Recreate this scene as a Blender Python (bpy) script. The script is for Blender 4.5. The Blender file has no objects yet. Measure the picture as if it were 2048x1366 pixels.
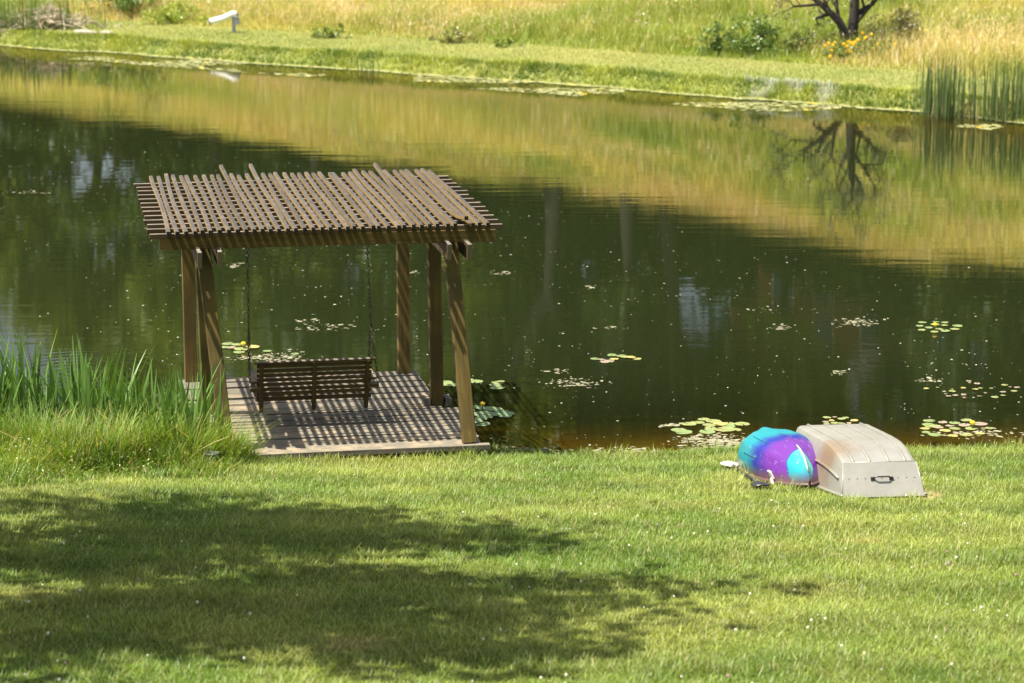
import bpy, bmesh, math, random
import numpy as np
from mathutils import Vector, Matrix

rnd = random.Random(7)
rng = np.random.default_rng(11)
scene = bpy.context.scene
C = scene.collection

# ------------------------------------------------------------------ camera, sky, sun, exposure
CAM_Z, PITCH = 6.373, math.radians(11.612)
cam_data = bpy.data.cameras.new('camera')
cam_data.sensor_width = 36.0
cam_data.lens = 5033.0 * 36.0 / 2048.0
cam_data.clip_start = 0.5
cam_data.clip_end = 2000
cam_data.dof.use_dof = True
cam_data.dof.focus_distance = 26.3
cam_data.dof.aperture_fstop = 2.4
cam = bpy.data.objects.new('camera', cam_data)
cam.location = (0, 0, CAM_Z)
cam.rotation_euler = (math.pi / 2 - PITCH, 0, 0)
C.objects.link(cam)
scene.camera = cam

SUN = Vector((-0.374, -0.142, 1.0)).normalized()
world = bpy.data.worlds.new('World')
scene.world = world
world.use_nodes = True
wn = world.node_tree.nodes
wl = world.node_tree.links
wn.clear()
sky = wn.new('ShaderNodeTexSky')
sky.sky_type = 'NISHITA'
sky.sun_disc = False
sky.sun_elevation = math.asin(SUN.z)
sky.sun_rotation = math.atan2(SUN.x, SUN.y)
sky.air_density = 1.0
sky.dust_density = 3.0
sky.ozone_density = 1.0
bg = wn.new('ShaderNodeBackground')
bg.inputs[1].default_value = 0.08
wo = wn.new('ShaderNodeOutputWorld')
hz = wn.new('ShaderNodeHueSaturation'); hz.inputs['Saturation'].default_value = 0.6      # a milky summer sky
wl.new(sky.outputs[0], hz.inputs['Color']); wl.new(hz.outputs[0], bg.inputs[0])
wl.new(bg.outputs[0], wo.inputs[0])

sd = bpy.data.lights.new('sun', 'SUN')
sd.energy = 5.0
sd.angle = math.radians(0.53)
sd.color = (1.0, 0.93, 0.80)
so = bpy.data.objects.new('sun', sd)
so.rotation_euler = (-SUN).to_track_quat('-Z', 'Y').to_euler()
so.location = (-20, -8, 50)
C.objects.link(so)

scene.view_settings.view_transform = 'Standard'
scene.view_settings.look = 'None'
scene.view_settings.gamma = 1.0
scene.view_settings.use_curve_mapping = False
scene.view_settings.exposure = 1.28
scene.cycles.max_bounces = 6
scene.cycles.transparent_max_bounces = 12

# ------------------------------------------------------------------ noise + ground functions
WATER = -0.35
def vnoise(x, y, scale, seed=0):
    x = np.asarray(x, float) / scale + seed * 17.31
    y = np.asarray(y, float) / scale + seed * 9.73
    xi = np.floor(x).astype(np.int64); yi = np.floor(y).astype(np.int64)
    fx = x - xi; fy = y - yi
    fx = fx * fx * (3 - 2 * fx); fy = fy * fy * (3 - 2 * fy)
    def h(i, j):
        n = (i * 374761393 + j * 668265263 + seed * 1442695041) & 0xFFFFFFFF
        n = ((n ^ (n >> 13)) * 1274126177) & 0xFFFFFFFF
        return ((n ^ (n >> 16)) & 0xFFFF) / 65535.0
    a = h(xi, yi); b = h(xi + 1, yi); c = h(xi, yi + 1); d = h(xi + 1, yi + 1)
    return (a * (1 - fx) + b * fx) * (1 - fy) + (c * (1 - fx) + d * fx) * fy
def fbm(x, y, scale, seed=0, o=3):
    s = 0; w = 1; t = 0
    for k in range(o):
        s = s + w * vnoise(x, y, scale / 2 ** k, seed + k); t += w; w *= 0.5
    return s / t
def smooth(a, b, x):
    t = np.clip((np.asarray(x, float) - a) / (b - a), 0, 1)
    return t * t * (3 - 2 * t)

_ys_x = np.array([-160, -40, -9, -6, -4.2, -3.2, -1.6, -0.6, 0.3, 1.0, 2.0, 2.6, 4.5, 7, 14, 40, 160.0])
_ys_y = np.array([34, 30, 27.3, 27.0, 26.9, 26.6, 26.5, 26.45, 26.3, 26.2, 26.3, 26.5, 26.45, 26.6, 27, 30, 34.0])
def near_shore(x):
    x = np.asarray(x, float)
    return np.interp(x, _ys_x, _ys_y) + 0.09 * (vnoise(x, x * 0, 0.5, 3) - 0.5) + 0.05 * (vnoise(x, x * 0, 0.17, 5) - 0.5)
_yf_x = np.array([-160, -60, -16, -9.15, -0.32, 6.0, 9.8, 11.8, 14.5, 30, 160.0])
_yf_y = np.array([150, 108, 78.9, 73.9, 67.9, 63.2, 60.1, 57.9, 55.8, 47, 40.0])
def far_shore(x):
    x = np.asarray(x, float)
    return np.interp(x, _yf_x, _yf_y) + 0.5 * (vnoise(x, x * 0, 1.6, 8) - 0.5) + 0.3 * (vnoise(x, x * 0, 0.6, 9) - 0.5)
def ground_z(x, y):
    x = np.asarray(x, float); y = np.asarray(y, float)
    dn = near_shore(x) - y                    # > 0 on the lawn
    df = (y - far_shore(x)) * 0.81            # > 0 on the far side
    lawn = -0.23 + 0.13 * np.clip(dn, 0, 1) + 0.13 * np.clip(dn - 1, 0, 5) + 0.09 * np.clip(dn - 6, 0, 14) + 0.05 * np.clip(dn - 20, 0, 60)
    lawn = lawn + 0.07 * (fbm(x, y, 2.2, 21) - 0.5) * smooth(0.3, 2, dn)
    t = np.clip(df - 5.1, 0, 400)
    t = np.where(t > 75, 75 + (t - 75) * 0.25, t)
    S = np.clip(0.216 + 0.0022 * x, 0.12, 0.32)
    far = -0.30 + 0.30 * smooth(0.0, 0.6, df) + 0.012 * np.clip(df, 0, 5) + 0.07 * t + S * (t - 9 * (1 - np.exp(-t / 9)))
    far = far + 0.5 * (fbm(x, y, 9, 31) - 0.5) * smooth(7, 14, df)
    dw = np.minimum(-dn, -df)                 # > 0 in the pond
    bed = -0.38 - 0.13 * np.clip(dw, 0, 2.5) - 0.2 * np.clip(dw - 2.5, 0, 8)
    z = np.where(dn > 0, lawn, np.where(df > 0, far, bed))
    edge = smooth(0, 0.10, dn)
    z = np.where(dn > 0, -0.37 + (lawn + 0.37) * edge, z)
    return z
def gz(x, y):
    return float(ground_z(np.array([x]), np.array([y]))[0])

def pix(px, py, z):
    """world point on the plane z that the photograph shows at px, py (used once, to lay things out)"""
    a = (px - 1024) / 5033.0; b = (683 - py) / 5033.0
    r = (a, math.cos(PITCH) + b * math.sin(PITCH), -math.sin(PITCH) + b * math.cos(PITCH))
    t = (z - CAM_Z) / r[2]
    return Vector((r[0] * t, r[1] * t, z))
def pix_ground(px, py):
    a = (px - 1024) / 5033.0; b = (683 - py) / 5033.0
    r = Vector((a, math.cos(PITCH) + b * math.sin(PITCH), -math.sin(PITCH) + b * math.cos(PITCH)))
    ts = np.arange(12.0, 130.0, 0.02)
    below = (CAM_Z + r.z * ts) < ground_z(r.x * ts, r.y * ts)
    t = float(ts[int(np.argmax(below))])
    return Vector((r.x * t, r.y * t, CAM_Z + r.z * t))

# ------------------------------------------------------------------ mesh helpers
def mesh_tri(name, V, F, col=None, mat=None, smooth_shade=False):
    V = np.ascontiguousarray(V, np.float32); F = np.ascontiguousarray(F, np.int32)
    me = bpy.data.meshes.new(name)
    me.vertices.add(len(V)); me.vertices.foreach_set('co', V.ravel())
    k = F.shape[1]
    me.loops.add(F.size); me.loops.foreach_set('vertex_index', F.ravel())
    me.polygons.add(len(F))
    me.polygons.foreach_set('loop_start', np.arange(0, F.size, k, dtype=np.int32))
    if smooth_shade:
        me.polygons.foreach_set('use_smooth', np.ones(len(F), bool))
    if col is not None:
        a = me.attributes.new('Col', 'FLOAT_COLOR', 'POINT')
        c4 = np.ones((len(V), 4), np.float32); c4[:, :3] = col
        a.data.foreach_set('color', c4.ravel())
    me.update(calc_edges=True)
    if mat: me.materials.append(mat)
    return me
class MB:
    """collects shapes that make up ONE mesh"""
    def __init__(s): s.v = []; s.f = []; s.c = []
    def add(s, vs, fs, col=(1, 1, 1)):
        o = len(s.v); s.v += [tuple(v) for v in vs]; s.f += [tuple(i + o for i in f) for f in fs]
        s.c += [tuple(col)] * len(vs)
    def box(s, lo, hi, col=(1, 1, 1), M=None):
        x0, y0, z0 = lo; x1, y1, z1 = hi
        vs = [Vector(p) for p in ((x0,y0,z0),(x1,y0,z0),(x1,y1,z0),(x0,y1,z0),(x0,y0,z1),(x1,y0,z1),(x1,y1,z1),(x0,y1,z1))]
        if M: vs = [M @ v for v in vs]
        s.add(vs, [(0,3,2,1),(4,5,6,7),(0,1,5,4),(1,2,6,5),(2,3,7,6),(3,0,4,7)], col)
    def tube(s, path, radii, n=6, col=(1, 1, 1), cap=True):
        path = [Vector(p) for p in path]; rings = []; vs = []
        up = Vector((0.13, 0.21, 0.97))
        for i, p in enumerate(path):
            d = (path[min(i + 1, len(path) - 1)] - path[max(i - 1, 0)]).normalized()
            a = d.cross(up)
            if a.length < 0.05: a = d.cross(Vector((1, 0, 0)))
            a.normalize(); b = d.cross(a).normalized()
            r = radii[i] if hasattr(radii, '__len__') else radii
            for k in range(n):
                t = 2 * math.pi * k / n
                vs.append(p + (a * math.cos(t) + b * math.sin(t)) * r)
        fs = []
        for i in range(len(path) - 1):
            for k in range(n):
                fs.append((i*n+k, i*n+(k+1)%n, (i+1)*n+(k+1)%n, (i+1)*n+k))
        if cap:
            fs.append(tuple(range(n-1, -1, -1))); fs.append(tuple((len(path)-1)*n+k for k in range(n)))
        s.add(vs, fs, col)
    def build(s, name, mat, parent=None, smooth_shade=False, cols=False):
        me = bpy.data.meshes.new(name); me.from_pydata(s.v, [], s.f)
        if cols:
            a = me.attributes.new('Col', 'FLOAT_COLOR', 'POINT')
            c4 = np.ones((len(s.v), 4), np.float32); c4[:, :3] = np.array(s.c)
            a.data.foreach_set('color', c4.ravel())
        if smooth_shade:
            me.polygons.foreach_set('use_smooth', np.ones(len(me.polygons), bool))
        me.update(); me.materials.append(mat)
        return put(name, me, parent)
def put(name, me, parent=None, loc=(0, 0, 0), rot=(0, 0, 0)):
    o = bpy.data.objects.new(name, me); C.objects.link(o)
    o.location = loc; o.rotation_euler = rot
    if parent: o.parent = parent
    return o
def tag(o, label, cat=None, group=None, kind=None):
    if label: o['label'] = label
    if cat: o['category'] = cat
    if group: o['group'] = group
    if kind: o['kind'] = kind
    return o
def thing(name, label, cat, loc=(0, 0, 0), rotz=0, group=None):
    o = bpy.data.objects.new(name, None); C.objects.link(o)
    o.location = loc; o.rotation_euler = (0, 0, rotz)
    return tag(o, label, cat, group)

def blades(name, P, H, W, yaw, lean, col, mat, seg=1, tipcol=1.25, curl=0.5):
    """many grass blades as one triangle mesh. seg=1: a triangle; seg=2: bent blade of 3 triangles"""
    P = np.asarray(P, float); N = len(P)
    d = np.stack([np.cos(yaw), np.sin(yaw), 0 * yaw], 1)            # width direction
    l = np.stack([-np.sin(yaw), np.cos(yaw), 0 * yaw], 1) * (lean * H)[:, None]
    up = np.stack([0 * H, 0 * H, H], 1); w = d * (W / 2)[:, None]
    if seg == 1:
        V = np.stack([P - w, P + w, P + up + l], 1); k = 3
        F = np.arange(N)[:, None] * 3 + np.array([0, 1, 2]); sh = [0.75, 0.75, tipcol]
    else:
        m = P + up * 0.6 + l * (0.6 - curl * 0.35)
        V = np.stack([P - w, P + w, m + w * 0.8, m - w * 0.8, P + up + l], 1); k = 5
        F = (np.arange(N)[:, None, None] * 5 + np.array([[0, 1, 2], [0, 2, 3], [3, 2, 4]])).reshape(-1, 3)
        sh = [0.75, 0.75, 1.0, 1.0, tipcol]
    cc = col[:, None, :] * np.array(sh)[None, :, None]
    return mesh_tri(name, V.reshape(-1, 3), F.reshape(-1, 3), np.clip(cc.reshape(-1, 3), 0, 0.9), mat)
def lerp(a, b, t):
    return np.asarray(a)[None, :] * (1 - t[:, None]) + np.asarray(b)[None, :] * t[:, None]

# ------------------------------------------------------------------ materials
def newmat(name):
    m = bpy.data.materials.new(name); m.use_nodes = True
    nt = m.node_tree; nt.nodes.clear()
    out = nt.nodes.new('ShaderNodeOutputMaterial')
    return m, nt, out
def N_(nt, t, **kw):
    n = nt.nodes.new(t)
    for k, v in kw.items(): setattr(n, k, v)
    return n
def ramp(nt, src, stops):
    r = nt.nodes.new('ShaderNodeValToRGB'); e = r.color_ramp.elements
    while len(e) < len(stops): e.new(0.5)
    for i, (p, c) in enumerate(stops):
        e[i].position = p; e[i].color = (*c, 1) if len(c) == 3 else c
    nt.links.new(src, r.inputs[0]); return r
def mixc(nt, fac, a, b, mode='MIX'):
    m = nt.nodes.new('ShaderNodeMix'); m.data_type = 'RGBA'; m.blend_type = mode
    for i, v in ((0, fac), (6, a), (7, b)):
        if hasattr(v, 'type') and hasattr(v, 'links'): nt.links.new(v, m.inputs[i])
        elif i == 0: m.inputs[0].default_value = v
        else: m.inputs[i].default_value = (*v, 1)
    return m.outputs[2]
def math_(nt, op, a, b=None):
    m = nt.nodes.new('ShaderNodeMath'); m.operation = op
    for i, v in enumerate((a, b)):
        if v is None: continue
        if hasattr(v, 'links'): nt.links.new(v, m.inputs[i])
        else: m.inputs[i].default_value = v
    return m.outputs[0]
def noise(nt, vec, scale, detail=3, rough=0.55, mapping=None):
    n = nt.nodes.new('ShaderNodeTexNoise'); n.inputs['Scale'].default_value = scale
    n.inputs['Detail'].default_value = detail; n.inputs['Roughness'].default_value = rough
    if mapping:
        mp = nt.nodes.new('ShaderNodeMapping'); mp.inputs['Scale'].default_value = mapping
        nt.links.new(vec, mp.inputs[0]); vec = mp.outputs[0]
    nt.links.new(vec, n.inputs['Vector']); return n.outputs['Fac']

def leaf_mat(name, trans=0.35, gloss=0.06, rough=0.45):
    m, nt, out = newmat(name)
    at = N_(nt, 'ShaderNodeAttribute', attribute_name='Col')
    d = N_(nt, 'ShaderNodeBsdfDiffuse'); t = N_(nt, 'ShaderNodeBsdfTranslucent')
    nt.links.new(at.outputs[0], d.inputs[0])
    tc = mixc(nt, 1.0, at.outputs[0], (1.25, 1.15, 0.55), 'MULTIPLY'); nt.links.new(tc, t.inputs[0])
    mx = N_(nt, 'ShaderNodeMixShader'); mx.inputs[0].default_value = trans
    nt.links.new(d.outputs[0], mx.inputs[1]); nt.links.new(t.outputs[0], mx.inputs[2])
    g = N_(nt, 'ShaderNodeBsdfGlossy'); g.inputs['Roughness'].default_value = rough
    m2 = N_(nt, 'ShaderNodeMixShader'); m2.inputs[0].default_value = gloss
    nt.links.new(mx.outputs[0], m2.inputs[1]); nt.links.new(g.outputs[0], m2.inputs[2])
    nt.links.new(m2.outputs[0], out.inputs[0]); return m
M_GRASS = leaf_mat('grass_blades', 0.38, 0.025)
M_LEAF = leaf_mat('leaves', 0.30, 0.05)
M_IRIS = leaf_mat('iris_leaves', 0.25, 0.05, 0.5)
M_PAD = leaf_mat('lily_pads', 0.05, 0.10, 0.35)

def wood_mat(name, base, light, top=None, end=None, rough=0.8, grain=(2.0, 30, 30), rvar=0.25, sap=None):
    """grain along object X; 'top' is the grey of weathered upper faces, 'end' the colour of the end faces"""
    m, nt, out = newmat(name)
    tc = N_(nt, 'ShaderNodeTexCoord'); oi = N_(nt, 'ShaderNodeObjectInfo')
    off = N_(nt, 'ShaderNodeVectorMath', operation='ADD')
    sc = N_(nt, 'ShaderNodeVectorMath', operation='SCALE'); sc.inputs['Scale'].default_value = 37.0
    cb = N_(nt, 'ShaderNodeCombineXYZ')
    for i in range(3): nt.links.new(oi.outputs['Random'], cb.inputs[i])
    nt.links.new(cb.outputs[0], sc.inputs[0])
    nt.links.new(tc.outputs['Object'], off.inputs[0]); nt.links.new(sc.outputs[0], off.inputs[1])
    v = off.outputs[0]
    g = noise(nt, v, 1.0, 5, 0.65, grain)
    c = ramp(nt, g, [(0.28, base), (0.72, light)]).outputs[0]
    sp = N_(nt, 'ShaderNodeSeparateXYZ'); nt.links.new(tc.outputs['Normal'], sp.inputs[0])
    if sap:
        bl = noise(nt, v, 1.6, 2, 0.5); c = mixc(nt, ramp(nt, bl, [(0.45, (0,0,0)), (0.6, (1,1,1))]).outputs[0], c, sap)
    if top:
        g2 = noise(nt, v, 1.0, 5, 0.7, (3.0, 45, 45))
        tcx = ramp(nt, g2, [(0.3, tuple(x * 0.62 for x in top)), (0.7, tuple(min(1, x * 1.25) for x in top))]).outputs[0]
        bl2 = noise(nt, v, 5.0, 3, 0.6)
        tcx = mixc(nt, ramp(nt, bl2, [(0.48, (0,0,0)), (0.66, (0.7,0.7,0.7))]).outputs[0], tcx, (top[0]*1.9, top[1]*1.6, top[2]*1.35))
        f = ramp(nt, sp.outputs['Z'], [(0.55, (0,0,0)), (0.75, (1,1,1))]).outputs[0]
        c = mixc(nt, f, c, tcx)
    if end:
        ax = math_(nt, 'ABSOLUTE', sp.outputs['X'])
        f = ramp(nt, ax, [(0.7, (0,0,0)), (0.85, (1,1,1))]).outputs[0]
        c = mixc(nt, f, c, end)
    hv = N_(nt, 'ShaderNodeHueSaturation'); nt.links.new(c, hv.inputs['Color'])
    val = math_(nt, 'ADD', math_(nt, 'MULTIPLY', oi.outputs['Random'], 2 * rvar), 1 - rvar)
    nt.links.new(val, hv.inputs['Value'])
    b = N_(nt, 'ShaderNodeBsdfPrincipled'); b.inputs['Roughness'].default_value = rough
    b.inputs['Specular IOR Level'].default_value = 0.25
    nt.links.new(hv.outputs[0], b.inputs['Base Color'])
    bp = N_(nt, 'ShaderNodeBump'); bp.inputs['Strength'].default_value = 0.5; bp.inputs['Distance'].default_value = 0.004
    nt.links.new(g, bp.inputs['Height']); nt.links.new(bp.outputs[0], b.inputs['Normal'])
    nt.links.new(b.outputs[0], out.inputs[0]); return m
M_POST = wood_mat('treated_post', (0.075, 0.052, 0.013), (0.19, 0.132, 0.038), rvar=0.14, sap=(0.085, 0.062, 0.020))
M_BEAM = wood_mat('treated_beam', (0.062, 0.042, 0.011), (0.12, 0.081, 0.024), end=(0.05, 0.04, 0.03), rvar=0.1)
M_PURLIN = wood_mat('weathered_purlin', (0.040, 0.026, 0.012), (0.085, 0.056, 0.026), top=(0.15, 0.135, 0.115), end=(0.15, 0.12, 0.09))  # side faces coloured darker to hold the shade under the rafters
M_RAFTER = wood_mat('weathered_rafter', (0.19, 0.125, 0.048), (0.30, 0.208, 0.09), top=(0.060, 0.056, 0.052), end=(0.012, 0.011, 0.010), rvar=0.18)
M_DECK = wood_mat('deck_plank', (0.07, 0.062, 0.052), (0.15, 0.13, 0.105), top=(0.152, 0.137, 0.106), rvar=0.16, grain=(1.5, 40, 40))
M_SWING = wood_mat('swing_wood', (0.046, 0.029, 0.009), (0.085, 0.055, 0.018), top=(0.17, 0.145, 0.11), rvar=0.12)

def plain(name, col, rough=0.6, metal=0.0, spec=0.5, nscale=None, nvar=0.2, bump=0):
    m, nt, out = newmat(name)
    b = N_(nt, 'ShaderNodeBsdfPrincipled')
    b.inputs['Roughness'].default_value = rough; b.inputs['Metallic'].default_value = metal
    b.inputs['Specular IOR Level'].default_value = spec
    if nscale:
        tc = N_(nt, 'ShaderNodeTexCoord'); f = noise(nt, tc.outputs['Object'], nscale, 5, 0.6)
        c = ramp(nt, f, [(0.3, tuple(x * (1 - nvar) for x in col)), (0.7, tuple(min(1, x * (1 + nvar)) for x in col))]).outputs[0]
        nt.links.new(c, b.inputs['Base Color'])
        if bump:
            bp = N_(nt, 'ShaderNodeBump'); bp.inputs['Strength'].default_value = 0.6; bp.inputs['Distance'].default_value = bump
            nt.links.new(f, bp.inputs['Height']); nt.links.new(bp.outputs[0], b.inputs['Normal'])
    else: b.inputs['Base Color'].default_value = (*col, 1)
    nt.links.new(b.outputs[0], out.inputs[0]); return m
M_BARK = plain('bark', (0.030, 0.025, 0.020), 0.9, nscale=14, nvar=0.5, bump=0.02)
M_CHAIN = plain('rusty_chain', (0.05, 0.035, 0.025), 0.6, 0.5, nscale=60, nvar=0.5)
M_STEEL = plain('galvanised_steel', (0.18, 0.20, 0.22), 0.5, 0.4, nscale=25, nvar=0.25)
M_STONE = plain('stone', (0.36, 0.37, 0.37), 0.85, nscale=18, nvar=0.3, bump=0.01)
M_WHITE = plain('white_plastic', (0.78, 0.77, 0.74), 0.4, nscale=9, nvar=0.07)
M_GREYBOX = plain('grey_box', (0.20, 0.21, 0.22), 0.5, nscale=8, nvar=0.1)
M_BLACK = plain('black_plastic', (0.02, 0.02, 0.022), 0.4)
M_CREAM = plain('cream_plastic', (0.66, 0.60, 0.46), 0.45, nscale=20, nvar=0.1)
M_DEADWOOD = plain('dead_wood', (0.42, 0.34, 0.26), 0.9, nscale=20, nvar=0.4)
M_ALU = None

# ------------------------------------------------------------------ ground sheet
def lawn_colour(x, y):
    n1 = fbm(x, y, 1.9, 41); n2 = fbm(x, y, 0.55, 45); n3 = fbm(x, y, 0.9, 49)
    t = np.clip(1.7 * (n1 - 0.5) + 0.9 * (n2 - 0.5) + 0.42, 0, 1)
    c = lerp((0.125, 0.205, 0.030), (0.285, 0.33, 0.075), t)
    c = c * (1 + 0.13 * np.sin(6.283 * (y + 0.05 * x + 0.25 * np.sin(x * 0.35)) / 1.25))[:, None]
    dry = 0.8 * smooth(0.62, 0.80, 0.55 * n3 + 0.45 * n1)
    return c * (1 - dry[:, None]) + np.array((0.46, 0.38, 0.15)) * dry[:, None]
def bare_soil(x, y):
    q = pix_ground(1858, 996); bx, by = x - q.x, y - q.y
    r = np.hypot(bx / 0.16, (by - 0.25) / 0.55); r2 = np.hypot((bx + 0.35) / 0.55, (by + 0.02) / 0.10)
    return np.clip(np.maximum(smooth(1.1, 0.5, r), smooth(1.1, 0.5, r2)) * (0.6 + 0.8 * vnoise(x, y, 0.12, 33)), 0, 1)
def meadow_colour(x, y):
    n1 = fbm(x, y, 6.5, 61); n2 = fbm(x, y, 2.0, 66); n3 = fbm(x, y, 11.0, 71, 2)
    t = np.clip(2.0 * (n1 - 0.5) + 1.2 * (n2 - 0.5) + 0.50, 0, 1)
    dd = (y - far_shore(x)) * 0.81
    t = np.clip(t - 0.08 + 0.24 * smooth(12, 42, dd), 0, 1)
    c = lerp((0.25, 0.31, 0.055), (0.53, 0.462, 0.165), t) * (1 + 0.18 * smooth(12, 30, dd))[:, None]
    red = smooth(0.56, 0.68, n3)[:, None] * 0.4
    return c * (1 - red) + np.array((0.60, 0.40, 0.20)) * red
gx = np.unique(np.concatenate([np.linspace(-160, -40, 13), np.linspace(-40, -17, 20), np.linspace(-17, 17, 181), np.linspace(17, 40, 20), np.linspace(40, 160, 13)]))
gy = np.unique(np.concatenate([np.linspace(-60, 12, 13), np.linspace(12, 28, 101), np.linspace(28, 54, 14), np.linspace(54, 90, 121), np.linspace(90, 150, 31), np.linspace(150, 320, 18)]))
GX, GY = np.meshgrid(gx, gy); fx, fy = GX.ravel(), GY.ravel()
fz = ground_z(fx, fy)
nx, ny = len(gx), len(gy)
idx = (np.arange(ny - 1)[:, None] * nx + np.arange(nx - 1)[None, :]).ravel()
quads = np.stack([idx, idx + 1, idx + 1 + nx, idx + nx], 1)
dfv = (fy - far_shore(fx)) * 0.81
dnv = near_shore(fx) - fy
lc = lawn_colour(fx, fy) * 0.5
bs = bare_soil(fx, fy)[:, None]
lc = lc * (1 - bs) + np.array((0.42, 0.31, 0.18)) * bs
mc = meadow_colour(fx, fy) * 0.95
mown = lerp((0.17, 0.21, 0.05), (0.28, 0.27, 0.10), fbm(fx, fy, 3, 77))
sm = smooth(4.7, 5.5, dfv)[:, None]
fc = mown * (1 - sm) + mc * sm
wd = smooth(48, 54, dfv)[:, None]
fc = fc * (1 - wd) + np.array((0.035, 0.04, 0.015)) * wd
bed = np.tile(np.array((0.26, 0.19, 0.05)), (len(fx), 1)) * (0.6 + 0.8 * fbm(fx, fy, 0.6, 81))[:, None]
gcol = np.where((dnv > 0.03)[:, None], lc, np.where((dfv > -0.35)[:, None], fc, bed))
m, nt, out = newmat('ground_soil_and_turf')
at = N_(nt, 'ShaderNodeAttribute', attribute_name='Col')
tc = N_(nt, 'ShaderNodeTexCoord')
f1 = noise(nt, tc.outputs['Object'], 9.0, 6, 0.7); f2 = noise(nt, tc.outputs['Object'], 60.0, 3, 0.7)
c = mixc(nt, 1.0, at.outputs[0], ramp(nt, f1, [(0.3, (0.65, 0.7, 0.6)), (0.7, (1.25, 1.2, 1.15))]).outputs[0], 'MULTIPLY')
b = N_(nt, 'ShaderNodeBsdfPrincipled'); b.inputs['Roughness'].default_value = 0.95; b.inputs['Specular IOR Level'].default_value = 0.1
nt.links.new(c, b.inputs['Base Color'])
bp = N_(nt, 'ShaderNodeBump'); bp.inputs['Strength'].default_value = 0.8; bp.inputs['Distance'].default_value = 0.03
nt.links.new(f2, bp.inputs['Height']); nt.links.new(bp.outputs[0], b.inputs['Normal'])
nt.links.new(b.outputs[0], out.inputs[0])
g = put('ground', mesh_tri('ground', np.stack([fx, fy, fz], 1), quads, gcol, m, True))
tag(g, 'sloping lawn, pond bed and meadow hillside as one sheet of ground', 'ground', kind='structure')

# ------------------------------------------------------------------ pond water
wx = np.unique(np.concatenate([np.linspace(-150, -30, 13), np.linspace(-30, 30, 121), np.linspace(30, 150, 13)]))
ts = np.concatenate([np.linspace(0, 0.1, 25)[:-1], np.linspace(0.1, 1, 60)])
WX, T = np.meshgrid(wx, ts); WXf, Tf = WX.ravel(), T.ravel()
y0 = near_shore(WXf) - 0.35; y1 = far_shore(WXf) + 0.35
WYf = y0 + (y1 - y0) * Tf
depth = np.clip(WATER - ground_z(WXf, WYf), 0, 3)
V = np.stack([WXf, WYf, np.full_like(WXf, WATER)], 1)
nx, ny = len(wx), len(ts)
idx = (np.arange(ny - 1)[:, None] * nx + np.arange(nx - 1)[None, :]).ravel()
quads = np.stack([idx, idx + 1, idx + 1 + nx, idx + nx], 1)
m, nt, out = newmat('pond_water')
at = N_(nt, 'ShaderNodeAttribute', attribute_name='Col')
geo = N_(nt, 'ShaderNodeNewGeometry'); pos = geo.outputs['Position']
# turbid water: the deeper, the less of the bed shows
dep = N_(nt, 'ShaderNodeSeparateColor'); nt.links.new(at.outputs[0], dep.inputs[0])
fac = math_(nt, 'SUBTRACT', 1.0, math_(nt, 'POWER', 2.718, math_(nt, 'MULTIPLY', dep.outputs[0], -2.3)))
tr = N_(nt, 'ShaderNodeBsdfTransparent'); tr.inputs[0].default_value = (0.62, 0.55, 0.26, 1)
df = N_(nt, 'ShaderNodeBsdfDiffuse'); df.inputs[0].default_value = (0.012, 0.017, 0.0055, 1)
body = N_(nt, 'ShaderNodeMixShader'); nt.links.new(fac, body.inputs[0])
nt.links.new(tr.outputs[0], body.inputs[1]); nt.links.new(df.outputs[0], body.inputs[2])
# ripples: long low crests across the view, calmer and livelier zones, fine wrinkles near the bank
n1 = noise(nt, pos, 1.0, 2, 0.5, (0.55, 2.6, 1))
n2 = noise(nt, pos, 1.0, 3, 0.6, (2.2, 9.0, 1))
n3_ = noise(nt, pos, 1.0, 2, 0.6, (9.0, 26.0, 1))
calm = ramp(nt, noise(nt, pos, 1.0, 2, 0.5, (0.05, 0.11, 1)), [(0.42, (0.12, 0.12, 0.12)), (0.64, (1, 1, 1))]).outputs[0]
# rings spreading from where a fish rose near the irises
rp = pix(150, 745, WATER)
vm = N_(nt, 'ShaderNodeVectorMath', operation='DISTANCE'); nt.links.new(pos, vm.inputs[0]); vm.inputs[1].default_value = rp
rw = math_(nt, 'SINE', math_(nt, 'MULTIPLY', vm.outputs['Value'], 34.0))
rw = math_(nt, 'MULTIPLY', rw, ramp(nt, math_(nt, 'MULTIPLY', vm.outputs['Value'], 0.4), [(0.0, (1, 1, 1)), (0.75, (0, 0, 0))]).outputs[0])
hgt = math_(nt, 'ADD', math_(nt, 'MULTIPLY', n1, 0.0013), math_(nt, 'MULTIPLY', math_(nt, 'MULTIPLY', n2, 0.0005), calm))
hgt = math_(nt, 'ADD', hgt, math_(nt, 'MULTIPLY', rw, 0.0005))
hgt = math_(nt, 'ADD', hgt, math_(nt, 'MULTIPLY', math_(nt, 'MULTIPLY', n3_, 0.00028), calm))
bp = N_(nt, 'ShaderNodeBump'); bp.inputs['Strength'].default_value = 1.0; bp.inputs['Distance'].default_value = 1.0
nt.links.new(hgt, bp.inputs['Height'])
fr = N_(nt, 'ShaderNodeFresnel'); fr.inputs[0].default_value = 1.36; nt.links.new(bp.outputs[0], fr.inputs[1])
gl = N_(nt, 'ShaderNodeBsdfGlossy'); gl.inputs['Roughness'].default_value = 0.015; nt.links.new(bp.outputs[0], gl.inputs['Normal'])
mx = N_(nt, 'ShaderNodeMixShader'); nt.links.new(fr.outputs[0], mx.inputs[0])
nt.links.new(body.outputs[0], mx.inputs[1]); nt.links.new(gl.outputs[0], mx.inputs[2])
nt.links.new(mx.outputs[0], out.inputs[0])
w = put('water', mesh_tri('water', V, quads, np.repeat(depth[:, None], 3, 1), m, True))
tag(w, 'calm dark green pond mirroring the hillside and the woods', 'pond', kind='structure')

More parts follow.
